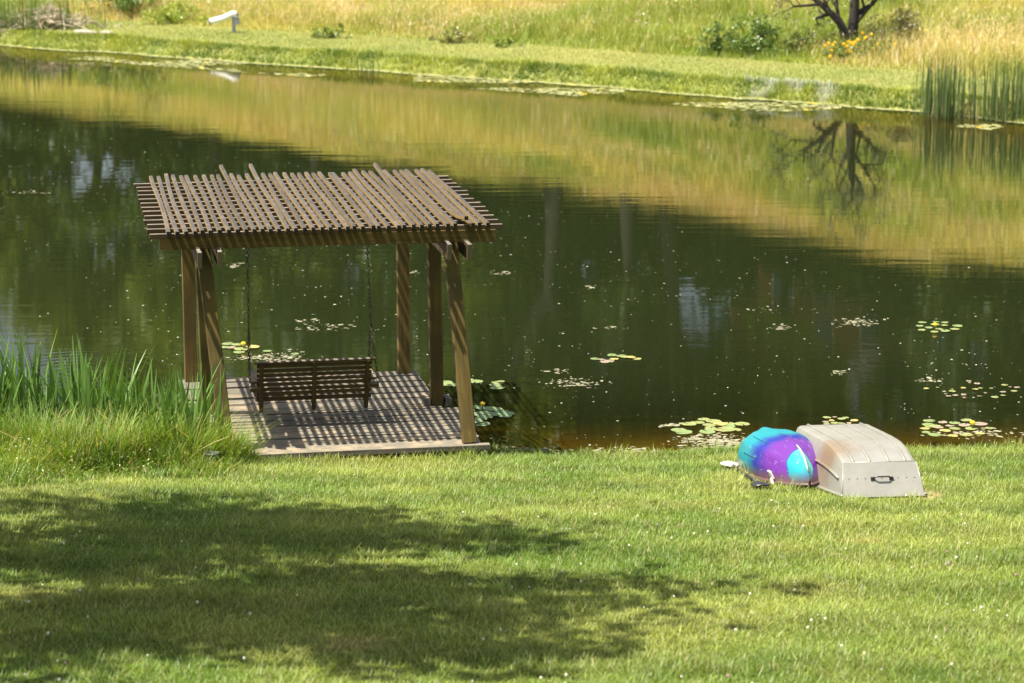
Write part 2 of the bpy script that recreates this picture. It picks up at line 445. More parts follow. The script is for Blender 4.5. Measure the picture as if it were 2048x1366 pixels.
# ------------------------------------------------------------------ grass masses
def scatter(n, x0, x1, y0, y1):
    return rng.uniform(x0, x1, n), rng.uniform(y0, y1, n)
TX, TY, YAW = -3.752, 28.723, math.radians(10.443)
cu, su = math.cos(YAW), math.sin(YAW)
def to_local(x, y):
    dx, dy = x - TX, y - TY
    return dx * cu + dy * su, -dx * su + dy * cu
def to_world(u, v, w=0.0):
    return Vector((TX + u * cu - v * su, TY + u * su + v * cu, w))
# lawn
n = 620000
x, y = scatter(n, -6.6, 6.6, 14.0, 26.6)
u_, v_ = to_local(x, y)
keep = (np.abs(x) < 0.2035 * y + 0.9) & (y < near_shore(x) - 0.04) & ~((u_ > -0.1) & (u_ < 2.9) & (v_ > -3.74)) & (rng.random(n) > bare_soil(x, y) * 0.93)
x, y = x[keep], y[keep]; n = len(x)
hh = (0.018 + 0.032 * rng.random(n) ** 1.5) * (0.75 + 0.5 * fbm(x, y, 0.6, 91))
tuft = smooth(0.55, 0.75, fbm(x, y, 0.35, 95)); hh = hh * (1 + 0.8 * tuft)
edge = smooth(0.35, 0.0, near_shore(x) - y); hh = hh * (1 + 0.9 * edge)
du = smooth(0.25, 0.0, np.abs(-3.74 - to_local(x, y)[1])) * ((to_local(x, y)[0] > 0.1) & (to_local(x, y)[0] < 2.9)); hh = hh * (1 + 1.0 * du)
colr = lawn_colour(x, y) * (0.5 + 1.0 * rng.random(n))[:, None]
straw = rng.random(n) < 0.07; colr[straw] = np.array((0.40, 0.36, 0.17)) * (0.7 + 0.5 * rng.random(straw.sum()))[:, None]
def seg_dist(ax, ay, bx, by):
    t = np.clip(((x - ax) * (bx - ax) + (y - ay) * (by - ay)) / ((bx - ax) ** 2 + (by - ay) ** 2), 0, 1)
    return np.hypot(x - ax - t * (bx - ax), y - ay - t * (by - ay))
bq = pix_ground(1768, 997); kq = pix_ground(1620, 980)
nb = np.minimum(seg_dist(bq.x - 0.05, bq.y + 0.3, bq.x - 0.2, bq.y + 1.9), seg_dist(kq.x - 0.05, kq.y + 0.2, kq.x - 0.28, kq.y + 2.1))
hh = hh * (1 + 0.5 * smooth(0.62, 0.40, nb) * (rng.random(n) < 0.35))
P = np.stack([x, y, ground_z(x, y) - 0.004], 1)
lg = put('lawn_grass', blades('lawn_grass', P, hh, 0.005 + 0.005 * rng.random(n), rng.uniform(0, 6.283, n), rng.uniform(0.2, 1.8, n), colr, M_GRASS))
tag(lg, 'short mown lawn grass sloping down to the pond', 'grass', kind='stuff')
# clover heads in the lawn
cb = MB()
k = 0
while k < 110:
    yy = rnd.uniform(15, 25.5); xx = rnd.uniform(-1, 1) * 0.215 * yy
    if yy > 22 and rnd.random() < 0.75: continue
    if rnd.random() > 0.35 + 0.65 * (xx > 0): continue
    z = gz(xx, yy) + rnd.uniform(0.03, 0.055); r = rnd.uniform(0.006, 0.011)
    pk = rnd.random() < 0.12
    cb.tube([(xx, yy, z - r), (xx, yy, z - 0.3 * r), (xx, yy, z + 0.6 * r), (xx, yy, z + r)], [r * 0.5, r, r * 0.9, r * 0.3], 6, (0.5, 0.22, 0.42) if pk else (0.72, 0.70, 0.60)); k += 1
tag(cb.build('clover_blossoms', leaf_mat('clover_petals', 0.2, 0.02), cols=True), 'small white and pink clover heads dotted through the lawn', 'clover', kind='stuff')

# rough weeds under and in front of the irises
n = 150000
x, y = scatter(n, -7.2, -2.45, 21.9, 27.2)
front = 22.55 + 0.9 * (fbm(x, x * 0, 0.9, 101) - 0.5) + 1.15 * smooth(-4.9, -2.9, x) + 1.6 * smooth(-2.85, -2.45, x)
u_, v_ = to_local(x, y)
keep = (y > front) & (y < near_shore(x) + 0.15) & ~((u_ > 0.02) & (v_ > -3.72)) & ~((u_ > -0.16) & (v_ > -1.9))
x, y, front = x[keep], y[keep], front[keep]; n = len(x)
hh = (0.11 + 0.36 * rng.random(n) ** 1.5) * (0.18 + 0.9 * smooth(0, 1.3, y - front)) * (1 - 0.45 * smooth(24.8, 25.4, y)) * (0.25 + 1.5 * fbm(x, y, 0.35, 104))
t = np.clip(fbm(x, y, 0.5, 107) * 1.3 - 0.15 + 0.3 * (rng.random(n) - 0.5), 0, 1)
colr = lerp((0.065, 0.145, 0.016), (0.22, 0.30, 0.03), t)
straw = rng.random(n) < 0.06; colr[straw] = (0.46, 0.36, 0.15)
P = np.stack([x, y, np.maximum(ground_z(x, y), WATER - 0.05) - 0.01], 1)
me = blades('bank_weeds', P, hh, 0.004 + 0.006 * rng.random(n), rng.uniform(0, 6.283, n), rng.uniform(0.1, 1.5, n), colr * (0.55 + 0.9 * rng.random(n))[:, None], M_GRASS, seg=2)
tag(put('bank_weeds', me), 'yellow-green weeds tangled along the bank in front of the irises', 'weeds', kind='stuff')
st_ = MB()
for k in range(70):
    xx = rnd.uniform(-6.2, -2.95); yy = rnd.uniform(23.6, 25.8)
    if to_local(xx, yy)[0] > 0.0 and to_local(xx, yy)[1] > -3.7: continue
    z = gz(xx, yy); a = rnd.uniform(0, 6.28); L_ = rnd.uniform(0.35, 0.75); b_ = rnd.uniform(0.1, 0.5)
    pts_ = [(xx + math.cos(a) * b_ * t * t, yy + math.sin(a) * b_ * t * t, z + L_ * (t - 0.25 * b_ * t * t)) for t in (0, 0.3, 0.6, 0.85, 1.0)]
    st_.tube(pts_, [0.002, 0.0018, 0.0018, 0.004, 0.0015], 4, rnd.choice(((0.50, 0.38, 0.16), (0.42, 0.40, 0.12), (0.30, 0.34, 0.07))), cap=False)
tag(st_.build('straw_stalks', M_GRASS, cols=True), 'thin straw-coloured grass stalks arching out of the bank weeds', 'weeds', kind='stuff')
# little leaves and florets among the weeds
n = 15000
x, y = scatter(n, -7.0, -2.65, 22.6, 26.6)
front = 22.8 + 1.15 * smooth(-4.9, -2.9, x)
u_, v_ = to_local(x, y)
keep = (y > front) & (y < near_shore(x)) & ~((u_ > 0.02) & (v_ > -3.72)); x, y, front = x[keep], y[keep], front[keep]; n = len(x)
z = ground_z(x, y) + (0.05 + 0.25 * rng.random(n)) * (0.4 + 0.7 * smooth(0, 0.7, y - front))
P = np.stack([x, y, z], 1); a = rng.normal(size=(n, 3)); a /= np.linalg.norm(a, axis=1)[:, None]; b2 = rng.normal(size=(n, 3)); b2 /= np.linalg.norm(b2, axis=1)[:, None]
s = (0.006 + 0.012 * rng.random(n))[:, None]
Vv = np.stack([P - a * s, P + b2 * s * 0.7, P + a * s, P - b2 * s * 0.7], 1).reshape(-1, 3)
Fq = np.arange(4 * n).reshape(-1, 4)
colr = lerp((0.10, 0.19, 0.02), (0.32, 0.38, 0.045), rng.random(n)); fl = rng.random(n) < 0.018; colr[fl] = (0.62, 0.60, 0.42)
tag(put('weed_leaves', mesh_tri('weed_leaves', Vv, Fq, np.repeat(colr, 4, 0), M_LEAF)), 'tiny leaves and pale florets scattered through the bank weeds', 'weeds', kind='stuff')

# far side: mown strip, bank tufts, meadow
def far_points(n, d0, d1, spread=0.235):
    d = rng.uniform(d0, d1, n); y = rng.uniform(50, 170, n)
    x = rng.uniform(-1, 1, n) * spread * y
    # slide along y so that the distance to the shore is d
    y = far_shore(x) + d / 0.81
    keep = np.abs(x) < spread * y
    return x[keep], y[keep], d[keep]
x, y, d = far_points(90000, 0.25, 5.3)
n = len(x)
colr = lerp((0.19, 0.25, 0.055), (0.40, 0.39, 0.14), np.clip(fbm(x, y, 2.5, 111) * 1.6 - 0.3, 0, 1)) * (0.8 + 0.4 * rng.random(n))[:, None]
me = blades('mown_path_grass', np.stack([x, y, ground_z(x, y) - 0.005], 1), 0.03 + 0.05 * rng.random(n), 0.012 + 0.014 * rng.random(n), rng.uniform(0, 6.283, n), rng.uniform(0.1, 0.9, n), colr, M_GRASS)
tag(put('mown_path_grass', me), 'mown grass path running along the far bank of the pond', 'grass', kind='stuff')
x, y, d = far_points(40000, -0.05, 0.75)
n = len(x); cl = fbm(x, y, 1.1, 115)
colr = lerp((0.10, 0.17, 0.022), (0.36, 0.40, 0.07), np.clip(fbm(x, y, 0.8, 117) * 1.7 - 0.4, 0, 1))
xs = x / y
silver = (smooth(0.080, 0.09, xs) * smooth(0.135, 0.125, xs) * smooth(0.50, 0.60, fbm(x * 1.0, y * 0.7, 0.55, 119)))[:, None]
colr = colr * (1 - silver) + np.array((0.38, 0.42, 0.36)) * silver
me = blades('far_bank_weeds', np.stack([x, y, np.maximum(ground_z(x, y), WATER) - 0.02], 1), (0.06 + 0.15 * rng.random(n)) * (0.3 + 1.2 * cl), 0.012 + 0.016 * rng.random(n), rng.uniform(0, 6.283, n), rng.uniform(0.1, 0.9, n), colr, M_GRASS, seg=2)
tag(put('far_bank_weeds', me), 'ragged green and silvery weeds hanging over the far waterline', 'weeds', kind='stuff')
x, y, d = far_points(270000, 5.0, 17)
x2, y2, d2 = far_points(130000, 17, 54)
far_blade = np.concatenate([np.zeros(len(x)), np.ones(len(x2))])
x = np.concatenate([x, x2]); y = np.concatenate([y, y2]); d = np.concatenate([d, d2]); n = len(x)
hh = (0.28 + 0.45 * rng.random(n)) * (0.5 + 0.9 * fbm(x, y, 2.4, 121)) * (0.35 + 0.65 * smooth(5.0, 6.3, d))
ww = (0.008 + 0.012 * rng.random(n)) * (1 + 2.2 * far_blade)
colr = meadow_colour(x, y) * (0.72 + 0.6 * rng.random(n))[:, None]
gr = rng.random(n) < 0.22 + 0.35 * smooth(0.5, 0.7, fbm(x, y, 1.8, 127)); colr[gr] = colr[gr] * 0.35 + np.array((0.17, 0.25, 0.04)) * 0.65
pale = (rng.random(n) < 0.45 * smooth(0.52, 0.66, fbm(x, y, 3.5, 131))) ; colr[pale] = np.array((0.66, 0.52, 0.30)) * (0.8 + 0.4 * rng.random(pale.sum()))[:, None]
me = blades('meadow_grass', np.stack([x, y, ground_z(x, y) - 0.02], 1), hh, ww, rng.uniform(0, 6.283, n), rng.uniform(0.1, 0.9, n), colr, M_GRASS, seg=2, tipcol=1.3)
tag(put('meadow_grass', me), 'tall straw-coloured meadow grass covering the far hillside', 'grass', kind='stuff')
# seed heads over the meadow grass
x, y, d = far_points(90000, 5.4, 17)
kk = rng.random(len(x)) < 0.15 + 0.85 * smooth(0.42, 0.62, fbm(x, y, 2.6, 171)); x, y, d = x[kk], y[kk], d[kk]; n = len(x)
zz = ground_z(x, y) + (0.30 + 0.42 * rng.random(n)) * (0.5 + 0.9 * fbm(x, y, 2.4, 121)) * (0.4 + 0.6 * smooth(5.0, 6.3, d))
tt = np.clip(fbm(x, y, 4.0, 175) * 2 - 0.5, 0, 1)
cc = lerp((0.62, 0.52, 0.22), (0.70, 0.50, 0.36), tt) * (0.7 + 0.5 * rng.random(n))[:, None]
me = blades('meadow_seed_heads', np.stack([x, y, zz], 1), 0.04 + 0.07 * rng.random(n), 0.012 + 0.016 * rng.random(n), rng.uniform(0, 6.283, n), rng.uniform(-1.6, 1.6, n), cc, M_GRASS, tipcol=1.0)
tag(put('meadow_seed_heads', me), 'cream and pinkish seed heads over the far meadow grass', 'grass', kind='stuff')
# meadow wildflowers: white umbels, orange and mauve dots
x, y, d = far_points(1500, 5.6, 30)
fm = MB()
for xx, yy in zip(x, y):
    q = rnd.random()
    if vnoise(np.array([xx]), np.array([yy]), 2.2, 140)[0] < 0.5 and q < 0.8: continue
    z = gz(xx, yy) + rnd.uniform(0.45, 0.75); r = rnd.uniform(0.02, 0.045)
    colr = (0.72, 0.70, 0.62) if q < 0.55 else ((0.75, 0.40, 0.03) if q < 0.68 else (0.45, 0.30, 0.40))
    a = rnd.uniform(0, 6); tx, ty = rnd.uniform(-.4, .4) * r, rnd.uniform(-.4, .4) * r
    ring = [(xx + math.cos(a + i * 1.0472) * r, yy + math.sin(a + i * 1.0472) * r, z + tx * math.cos(i) + ty * math.sin(i)) for i in range(6)]
    fm.add(ring + [(xx, yy, z + 0.3 * r)], [(i, (i + 1) % 6, 6) for i in range(6)], colr)
tag(fm.build('meadow_flowers', leaf_mat('petals', 0.3, 0.02), cols=True), 'white, orange and mauve wildflowers dotted over the far meadow', 'flowers', kind='stuff')

# ------------------------------------------------------------------ wooden parts
def beam_mesh(name, L, wd, ht, mat, segs=1, bend=None, bev=0.004, chamfer=None):
    """box with its length along X from 0 to L, centred in Y, base at Z=0; bend(t)->(dy,dz)"""
    vs = []; fs = []
    b = min(bev, wd * 0.2, ht * 0.2)
    prof = [(-wd/2 + b, 0), (wd/2 - b, 0), (wd/2, b), (wd/2, ht - b), (wd/2 - b, ht), (-wd/2 + b, ht), (-wd/2, ht - b), (-wd/2, b)]
    n = 8
    for i in range(segs + 1):
        t = i / segs; dy, dz = bend(t) if bend else (0, 0)
        for (py, pz) in prof:
            xx = t * L
            if chamfer and i == 0: xx += chamfer * (1 - pz / ht)
            vs.append((xx, py + dy, pz + dz))
    for i in range(segs):
        for k in range(n):
            fs.append((i*n+k, (i+1)*n+k, (i+1)*n+(k+1)%n, i*n+(k+1)%n))
    fs.append(tuple(range(n))); fs.append(tuple(segs*n + k for k in range(n-1, -1, -1)))
    me = bpy.data.meshes.new(name); me.from_pydata(vs, [], fs); me.update(); me.materials.append(mat)
    return me
def member(name, p0, p1, wd, ht, mat, parent, segs=1, bend=None, roll=0.0, **kw):
    """beam from p0 to p1 (centre of the lower face)"""
    p0 = Vector(p0); p1 = Vector(p1); d = p1 - p0
    me = beam_mesh(name, d.length, wd, ht, mat, segs, bend, **kw)
    o = put(name, me, parent)
    xax = d.normalized(); zax = Vector((0, 0, 1))
    if abs(xax.z) > 0.95: zax = Vector((0, -1, 0))
    yax = zax.cross(xax).normalized(); zax = xax.cross(yax)
    R = Matrix((xax, yax, zax)).transposed().to_4x4()
    o.matrix_local = Matrix.Translation(p0) @ R @ Matrix.Rotation(roll, 4, 'X')
    return o

# ---- deck
deck = thing('wooden_deck', 'weathered grey plank deck reaching from the lawn over the water', 'deck', (TX, TY, 0), YAW)
NPL = 13; v0, v1 = -3.60, 0.12; pw = (v1 - v0) / NPL
for i in range(NPL):
    va = v0 + i * pw
    front = va < -1.95
    ul, ur = (-0.02, 2.84) if front else (-0.14, 2.67)
    ul += rnd.uniform(-0.015, 0.015); ur += rnd.uniform(-0.015, 0.015)
    dz = rnd.uniform(-0.006, 0.006) + (0.008 if i == 6 else 0)
    am = rnd.uniform(-0.004, 0.004)
    pl = member('plank', (ul, va + pw / 2, -0.045 + dz), (ur, va + pw / 2 + rnd.uniform(-0.004, 0.004), -0.045 + rnd.uniform(-0.004, 0.004)), pw - rnd.uniform(0.030, 0.055), 0.045, M_DECK, deck, 6, lambda t, am=am: (0, am * math.sin(t * 5)))
member('front_kerb_board', (0.10, -3.66, -0.05), (2.90, -3.66, -0.045), 0.085, 0.058, M_DECK, deck, 5, lambda t: (0, 0.004 * math.sin(t * 4)))
for vv in (-3.5, -1.8, 0.0):
    member('joist', (-0.05 if vv > -3 else 0.06, vv, -0.20), (2.6, vv, -0.20), 0.09, 0.15, M_BEAM, deck)
for uu in (-0.115, 2.64):
    member('side_fascia', (uu, -1.85, -0.19), (uu, 0.10, -0.19), 0.035, 0.14, M_DECK, deck)
for uu in (0.03, 2.805):
    member('side_fascia', (uu, -3.58, -0.19), (uu, -1.97, -0.19), 0.035, 0.14, M_DECK, deck)
for uu in (0.0, 2.55):
    for vv in (-1.75, 0.03):
        member('pile', (uu, vv, -1.6), (uu, vv, -0.05), 0.14, 0.14, M_POST, deck)

# ---- pergola
perg = thing('pergola', 'weathered wooden pergola with slatted lattice roof standing on the deck', 'pergola', (TX, TY, 0), YAW)
PW = 0.142
def post(u0, v0_, u1, v1_, zt, label=None):
    d = Vector((u1 - u0, v1_ - v0_, zt))
    o = member('post', (u0, v0_ + PW / 2, 0.0), (u1, v1_ + PW / 2, zt), PW, PW, M_POST, perg, 4, bev=0.008)
    return o
HB = 2.10
post(0.00, 0.0, 0.00, 0.0, HB); post(2.51, 0.0, 2.51, 0.0, HB)
post(0.10, -1.72, 0.04, -1.95, HB); post(2.64, -1.72, 2.58, -1.95, HB)
post(0.17, -3.58, -0.01, -3.16, HB); post(2.70, -3.58, 2.57, -3.16, HB)
for uu in (2.52, 2.76):
    member('post_cleat', (uu, -1.83, 0.0), (uu, -1.62, 0.0), 0.07, 0.09, M_DECK, perg)
# side beams: a pair clasps each row of posts, their sawn ends stand out below the front beam
for uu in (-0.07, 0.135, 2.50, 2.705):
    member('side_beam', (uu, -3.64 + rnd.uniform(-.03, .03), 1.955), (uu, 0.30, 1.955), 0.045, 0.175, M_PURLIN, perg, chamfer=0.06)
member('front_beam', (-0.46, -3.33, 2.112), (3.02, -3.33, 2.10), 0.045, 0.13, M_BEAM, perg, 6, lambda t: (0, 0.006 * math.sin(t * 3.1)))
member('middle_beam', (-0.40, -1.95, 2.095), (2.95, -1.95, 2.095), 0.045, 0.15, M_BEAM, perg)
member('rear_beam', (-0.46, 0.10, 2.095), (2.95, 0.10, 2.095), 0.045, 0.15, M_BEAM, perg)
for uu in (0.03, 2.60):
    member('knee_brace', (uu, -2.62, 2.06), (uu, -3.19, 1.66), 0.085, 0.085, M_BEAM, perg)
for i in range(13):
    v = -3.40 + 0.310 * i
    am = rnd.uniform(-0.008, 0.008)
    member('purlin', (-0.573 + rnd.uniform(-0.015, 0.01) + 0.012 * (12 - i) / 12, v, 2.245), (3.108 + rnd.uniform(-0.03, 0.03), v, 2.245), 0.038, 0.052, M_PURLIN, perg, 6, lambda t, am=am: (am * math.sin(t * 6), am * 0.4 * math.cos(t * 5)))
NR = 39
for i in range(NR):
    u = -0.375 + 3.29 * i / (NR - 1) + rnd.uniform(-0.008, 0.008)
    vf = -3.56 + rnd.uniform(-0.012, 0.012); vr = 0.60 + rnd.uniform(-0.05, 0.05)
    L = vr - vf
    sw1, ph = rnd.uniform(-0.014, 0.014), rnd.uniform(0, 6)
    lift_r = {10: 0.115, 14: 0.12, 31: 0.10}.get(i, rnd.uniform(-0.004, 0.012) if rnd.random() < 0.8 else 0.03)
    side_r = {10: 0.055, 14: 0.04, 31: 0.035}.get(i, 0.0)
    lift_f = 0.075 if i == 35 else 0.0
    side_f = -0.03 if i == 35 else 0.0
    def bend(t, sw1=sw1, ph=ph, lr=lift_r, sr=side_r, lf=lift_f, sf=side_f):
        a = max(0, (t - 0.68) / 0.32); f = max(0, (0.25 - t) / 0.25)
        return (sw1 * math.sin(t * 5 + ph) + sr * a * a + sf * f * f, 0.003 * math.sin(t * 7 + ph) + lr * a * a + lf * f * f)
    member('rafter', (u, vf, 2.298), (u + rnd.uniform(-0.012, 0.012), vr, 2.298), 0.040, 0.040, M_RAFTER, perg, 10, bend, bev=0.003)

# ---- porch swing
sw = thing('porch_swing', 'brown slatted bench swing hung from the pergola by two chains', 'swing', to_world(1.19, -2.28, 0.0), YAW)
# local: x along the bench, y depth (seat faces the water, +y), back leans towards the lawn
BW = 1.26
def back(z): return -0.10 - 0.36 * (z - 0.22)            # y of the back at height z
for k in range(8):
    z = 0.285 + k * 0.055
    member('back_slat', (-BW/2 + 0.01, back(z), z), (BW/2 - 0.01, back(z) + rnd.uniform(-.004, .004), z + rnd.uniform(-.004, .004)), 0.018, 0.040, M_SWING, sw, 3, bev=0.003)
zt = 0.285 + 8 * 0.055
member('top_rail', (-BW/2 - 0.02, back(zt) + 0.005, zt - 0.005), (BW/2 + 0.02, back(zt) + 0.005, zt - 0.005), 0.07, 0.022, M_SWING, sw, 3)
for xx in (-BW/2 + 0.06, 0.0, BW/2 - 0.06):
    member('back_upright', (xx, back(0.15) - 0.035, 0.15), (xx, back(zt) - 0.035, zt - 0.006), 0.045, 0.045, M_SWING, sw)
    member('seat_bearer', (xx, back(0.25), 0.205), (xx, 0.40, 0.26), 0.045, 0.06, M_SWING, sw)
for k in range(7):
    yy = -0.06 + k * 0.068
    member('seat_slat', (-BW/2, yy, 0.262 + 0.055 * k / 7), (BW/2, yy, 0.262 + 0.055 * k / 7), 0.055, 0.02, M_SWING, sw)
for s in (-1, 1):
    member('armrest', (s * (BW/2 + 0.005), back(0.5) - 0.02, 0.49), (s * (BW/2 + 0.005), 0.40, 0.50), 0.075, 0.025, M_SWING, sw)
    member('arm_support', (s * (BW/2 - 0.01), 0.36, 0.28), (s * (BW/2 - 0.01), 0.36, 0.495), 0.045, 0.045, M_SWING, sw)
    member('hanger_bar', (s * (BW/2 - 0.06), back(0.4) - 0.03, 0.40), (s * (BW/2 + 0.07), back(0.4) - 0.03, 0.40), 0.045, 0.045, M_SWING, sw)
    cm = MB()
    def links(a, b):
        a = Vector(a); b = Vector(b); d = b - a; k = int(d.length / 0.042); ax = d.normalized()
        s1 = ax.cross(Vector((0.3, 1, 0))).normalized(); s2 = ax.cross(s1)
        for q in range(k):
            c = a + d * ((q + 0.5) / k); w = s1 if q % 2 else s2
            pts = [c + ax * (0.029 * math.cos(t)) + w * (0.015 * math.sin(t)) for t in [2 * math.pi * j / 7 for j in range(8)]]
            cm.tube(pts, 0.0041, 4, cap=False)
    top = Vector((s * (BW/2 + 0.02), 0.33, 2.12)); knot = Vector((s * (BW/2 + 0.035), 0.16, 1.05))
    links(top, knot); links(knot, (s * (BW/2 + 0.065), back(0.43) - 0.03, 0.42)); links(knot, (s * (BW/2 + 0.03), 0.37, 0.50))
    cm.build('chain', M_CHAIN, sw)

# ------------------------------------------------------------------ upturned boats
def axis_frame(o, p_near, p_far, tilt=0.0):
    """X along the boat from the near end to the far end, Z up"""
    x = (p_far - p_near).normalized(); y = Vector((0, 0, 1)).cross(x).normalized(); z = x.cross(y)
    R = Matrix((x, y, z)).transposed().to_4x4()
    o.matrix_world = Matrix.Translation(p_near) @ R @ Matrix.Rotation(tilt, 4, 'X')

# ---- jon boat
m, nt, out = newmat('dull_aluminium_paint'); M_ALU = m
tc = N_(nt, 'ShaderNodeTexCoord')
f = noise(nt, tc.outputs['Object'], 3.0, 6, 0.65); f2 = noise(nt, tc.outputs['Object'], 45, 3, 0.7)
c = ramp(nt, f, [(0.3, (0.205, 0.203, 0.182)), (0.7, (0.27, 0.267, 0.242))]).outputs[0]
c = mixc(nt, ramp(nt, f2, [(0.52, (0, 0, 0)), (0.75, (0.3, 0.3, 0.3))]).outputs[0], c, (0.22, 0.20, 0.14))
f3 = noise(nt, tc.outputs['Object'], 1.0, 5, 0.7, (2.0, 14, 14)); c = mixc(nt, ramp(nt, f3, [(0.48, (0, 0, 0)), (0.70, (0.5, 0.5, 0.5))]).outputs[0], c, (0.24, 0.22, 0.16))
# brown water stain low on the left side near the bow
sp = N_(nt, 'ShaderNodeSeparateXYZ'); nt.links.new(tc.outputs['Object'], sp.inputs[0])
vd = N_(nt, 'ShaderNodeVectorMath', operation='DISTANCE'); nt.links.new(tc.outputs['Object'], vd.inputs[0]); vd.inputs[1].default_value = (0.62, 0.40, 0.30)
sf = ramp(nt, math_(nt, 'ADD', vd.outputs['Value'], math_(nt, 'MULTIPLY', f, 0.25)), [(0.22, (0.85, 0.85, 0.85)), (0.50, (0, 0, 0))]).outputs[0]
c = mixc(nt, sf, c, (0.20, 0.13, 0.07))
b = N_(nt, 'ShaderNodeBsdfPrincipled'); b.inputs['Roughness'].default_value = 0.42; b.inputs['Metallic'].default_value = 0.15
nt.links.new(c, b.inputs['Base Color']); nt.links.new(b.outputs[0], out.inputs[0])

jb = thing('rowing_boat', 'upturned grey flat-bottomed metal boat with a handle on its square bow', 'boat')
pn = pix_ground(1768, 997)
jn = Vector((pn.x, pn.y, gz(pn.x, pn.y) + 0.012)); ang = math.radians(6.0); JL = 2.0
jf = Vector((pn.x - math.sin(ang) * JL, pn.y + math.cos(ang) * JL, 0)); jf.z = gz(jf.x, jf.y) + 0.03
axis_frame(jb, jn, jf)
st = [0.0, 0.05, 0.11, 0.17, 0.28, 0.42, 0.58, 0.78, 1.05, 1.3, 1.55, 1.8, 2.0]
def jb_g(s): return 0.385 + 0.13 * math.sin(min(1, s / 1.4) * math.pi / 2)           # half-width at the gunwale
def jb_b(s): return 0.335 + 0.035 * min(1, s / 1.0)                                   # half-width at the bottom
def jb_z(s):                                                                          # height of the (upturned) bottom
    if s <= 0.17: return 0.295 * s / 0.17
    t = min(1, (s - 0.17) / 0.75); return 0.295 + 0.140 * (1 - (1 - t) ** 2)
# sides and bottom from s = 0.17 on
hb = MB()
S2 = [s for s in st if s >= 0.17]
rows = []
for s in S2:
    g_, b_, z_ = jb_g(s), jb_b(s), jb_z(s)
    row = [(s, g_, 0.0), (s, g_ * 0.45 + b_ * 0.55 + 0.012, z_ * 0.55), (s, b_ + 0.014, z_ - 0.05), (s, b_, z_ - 0.018), (s, b_ - 0.03, z_)]
    row += [(s, b_ * q, z_ + 0.004) for q in (0.6, 0.2, -0.2, -0.6)]
    row += [(p[0], -p[1], p[2]) for p in reversed(row[:5])]
    rows.append(row)
nr = len(rows[0]); vs = [p for r in rows for p in r]; fs = []
for i in range(len(rows) - 1):
    for k in range(nr - 1):
        fs.append((i*nr+k, i*nr+k+1, (i+1)*nr+k+1, (i+1)*nr+k))
fs.append(tuple((len(rows)-1)*nr + k for k in range(nr)))
# wedge of side between the bow edge and s = 0.17
o_ = len(vs)
vs += [(0.0, jb_g(0), 0.0), (0.0, -jb_g(0), 0.0)]
fs += [(o_, 0, 1), (o_, 1, 2), (o_, 2, 3), (o_, 3, 4), (o_ + 1, nr - 2, nr - 1), (o_ + 1, nr - 3, nr - 2), (o_ + 1, nr - 4, nr - 3), (o_ + 1, nr - 5, nr - 4)]
hb.add(vs, fs); ho = hb.build('hull', M_ALU, jb)
# square bow plate, a folded sheet just proud of the hull
bm_ = MB(); g0, b0 = jb_g(0) + 0.004, jb_b(0.17) + 0.004
pr = [(-0.006, g0, 0.004), (-0.006, -g0, 0.004), (0.165, -b0, 0.302), (0.165, b0, 0.302), (0.010, g0, 0.0), (0.010, -g0, 0.0), (0.182, -b0, 0.297), (0.182, b0, 0.297)]
bm_.add(pr, [(0, 3, 2, 1), (4, 5, 6, 7), (0, 1, 5, 4), (1, 2, 6, 5), (2, 3, 7, 6), (3, 0, 4, 7)])
bm_.build('bow_plate', M_ALU, jb)
hm = MB(); hz = 0.165; hx = 0.165 * (hz / 0.302) - 0.006
nrm = Vector((-0.302, 0, 0.171)).normalized()
hp = [Vector((hx, q, hz)) + nrm * e for q, e in ((-0.095, 0.004), (-0.075, 0.006), (-0.066, 0.03), (-0.05, 0.038), (0.05, 0.038), (0.066, 0.03), (0.075, 0.006), (0.095, 0.004))]
hm.tube(hp, 0.008, 6)
for q in (-0.088, 0.088): hm.box((hx - 0.018, q - 0.018, hz - 0.014), (hx - 0.004, q + 0.018, hz + 0.014))
hm.build('handle', M_BLACK, jb)
for q in (-0.72, -0.26, 0.26, 0.72):
    sm_ = MB(); pth = [(s, jb_b(s) * q, jb_z(s) + 0.006) for s in S2]
    sm_.tube(pth, 0.015, 5); sm_.build('keel_strake', M_ALU, jb, True)
for s_ in (1, -1):
    rm = MB(); rm.tube([(s, s_ * (jb_g(s) + 0.006), 0.018) for s in st], 0.016, 6); rm.build('gunwale_rail', M_ALU, jb, True)
    rm = MB(); rm.tube([(s, s_ * (jb_g(s) * 0.45 + jb_b(s) * 0.55 + 0.016), jb_z(s) * 0.55) for s in S2], 0.013, 6); rm.build('side_rail', M_ALU, jb, True)
    fold = MB(); fold.tube([(0.17, s_ * b0, 0.300), (0.0, s_ * g0, 0.003)], 0.008, 5); fold.build('bow_fold', M_ALU, jb, True)
fold = MB(); fold.tube([(0.172, -b0, 0.302), (0.172, b0, 0.302)], 0.008, 5); fold.build('bow_fold', M_ALU, jb, True)
rv = MB()
for q in np.linspace(-0.31, 0.31, 9):
    p = Vector((0.165 * (0.17 / 0.302) - 0.008, q, 0.17)); rv.tube([p, p + nrm * 0.005], [0.006, 0.004], 6)
rv.build('rivets', M_ALU, jb)['kind'] = 'stuff'

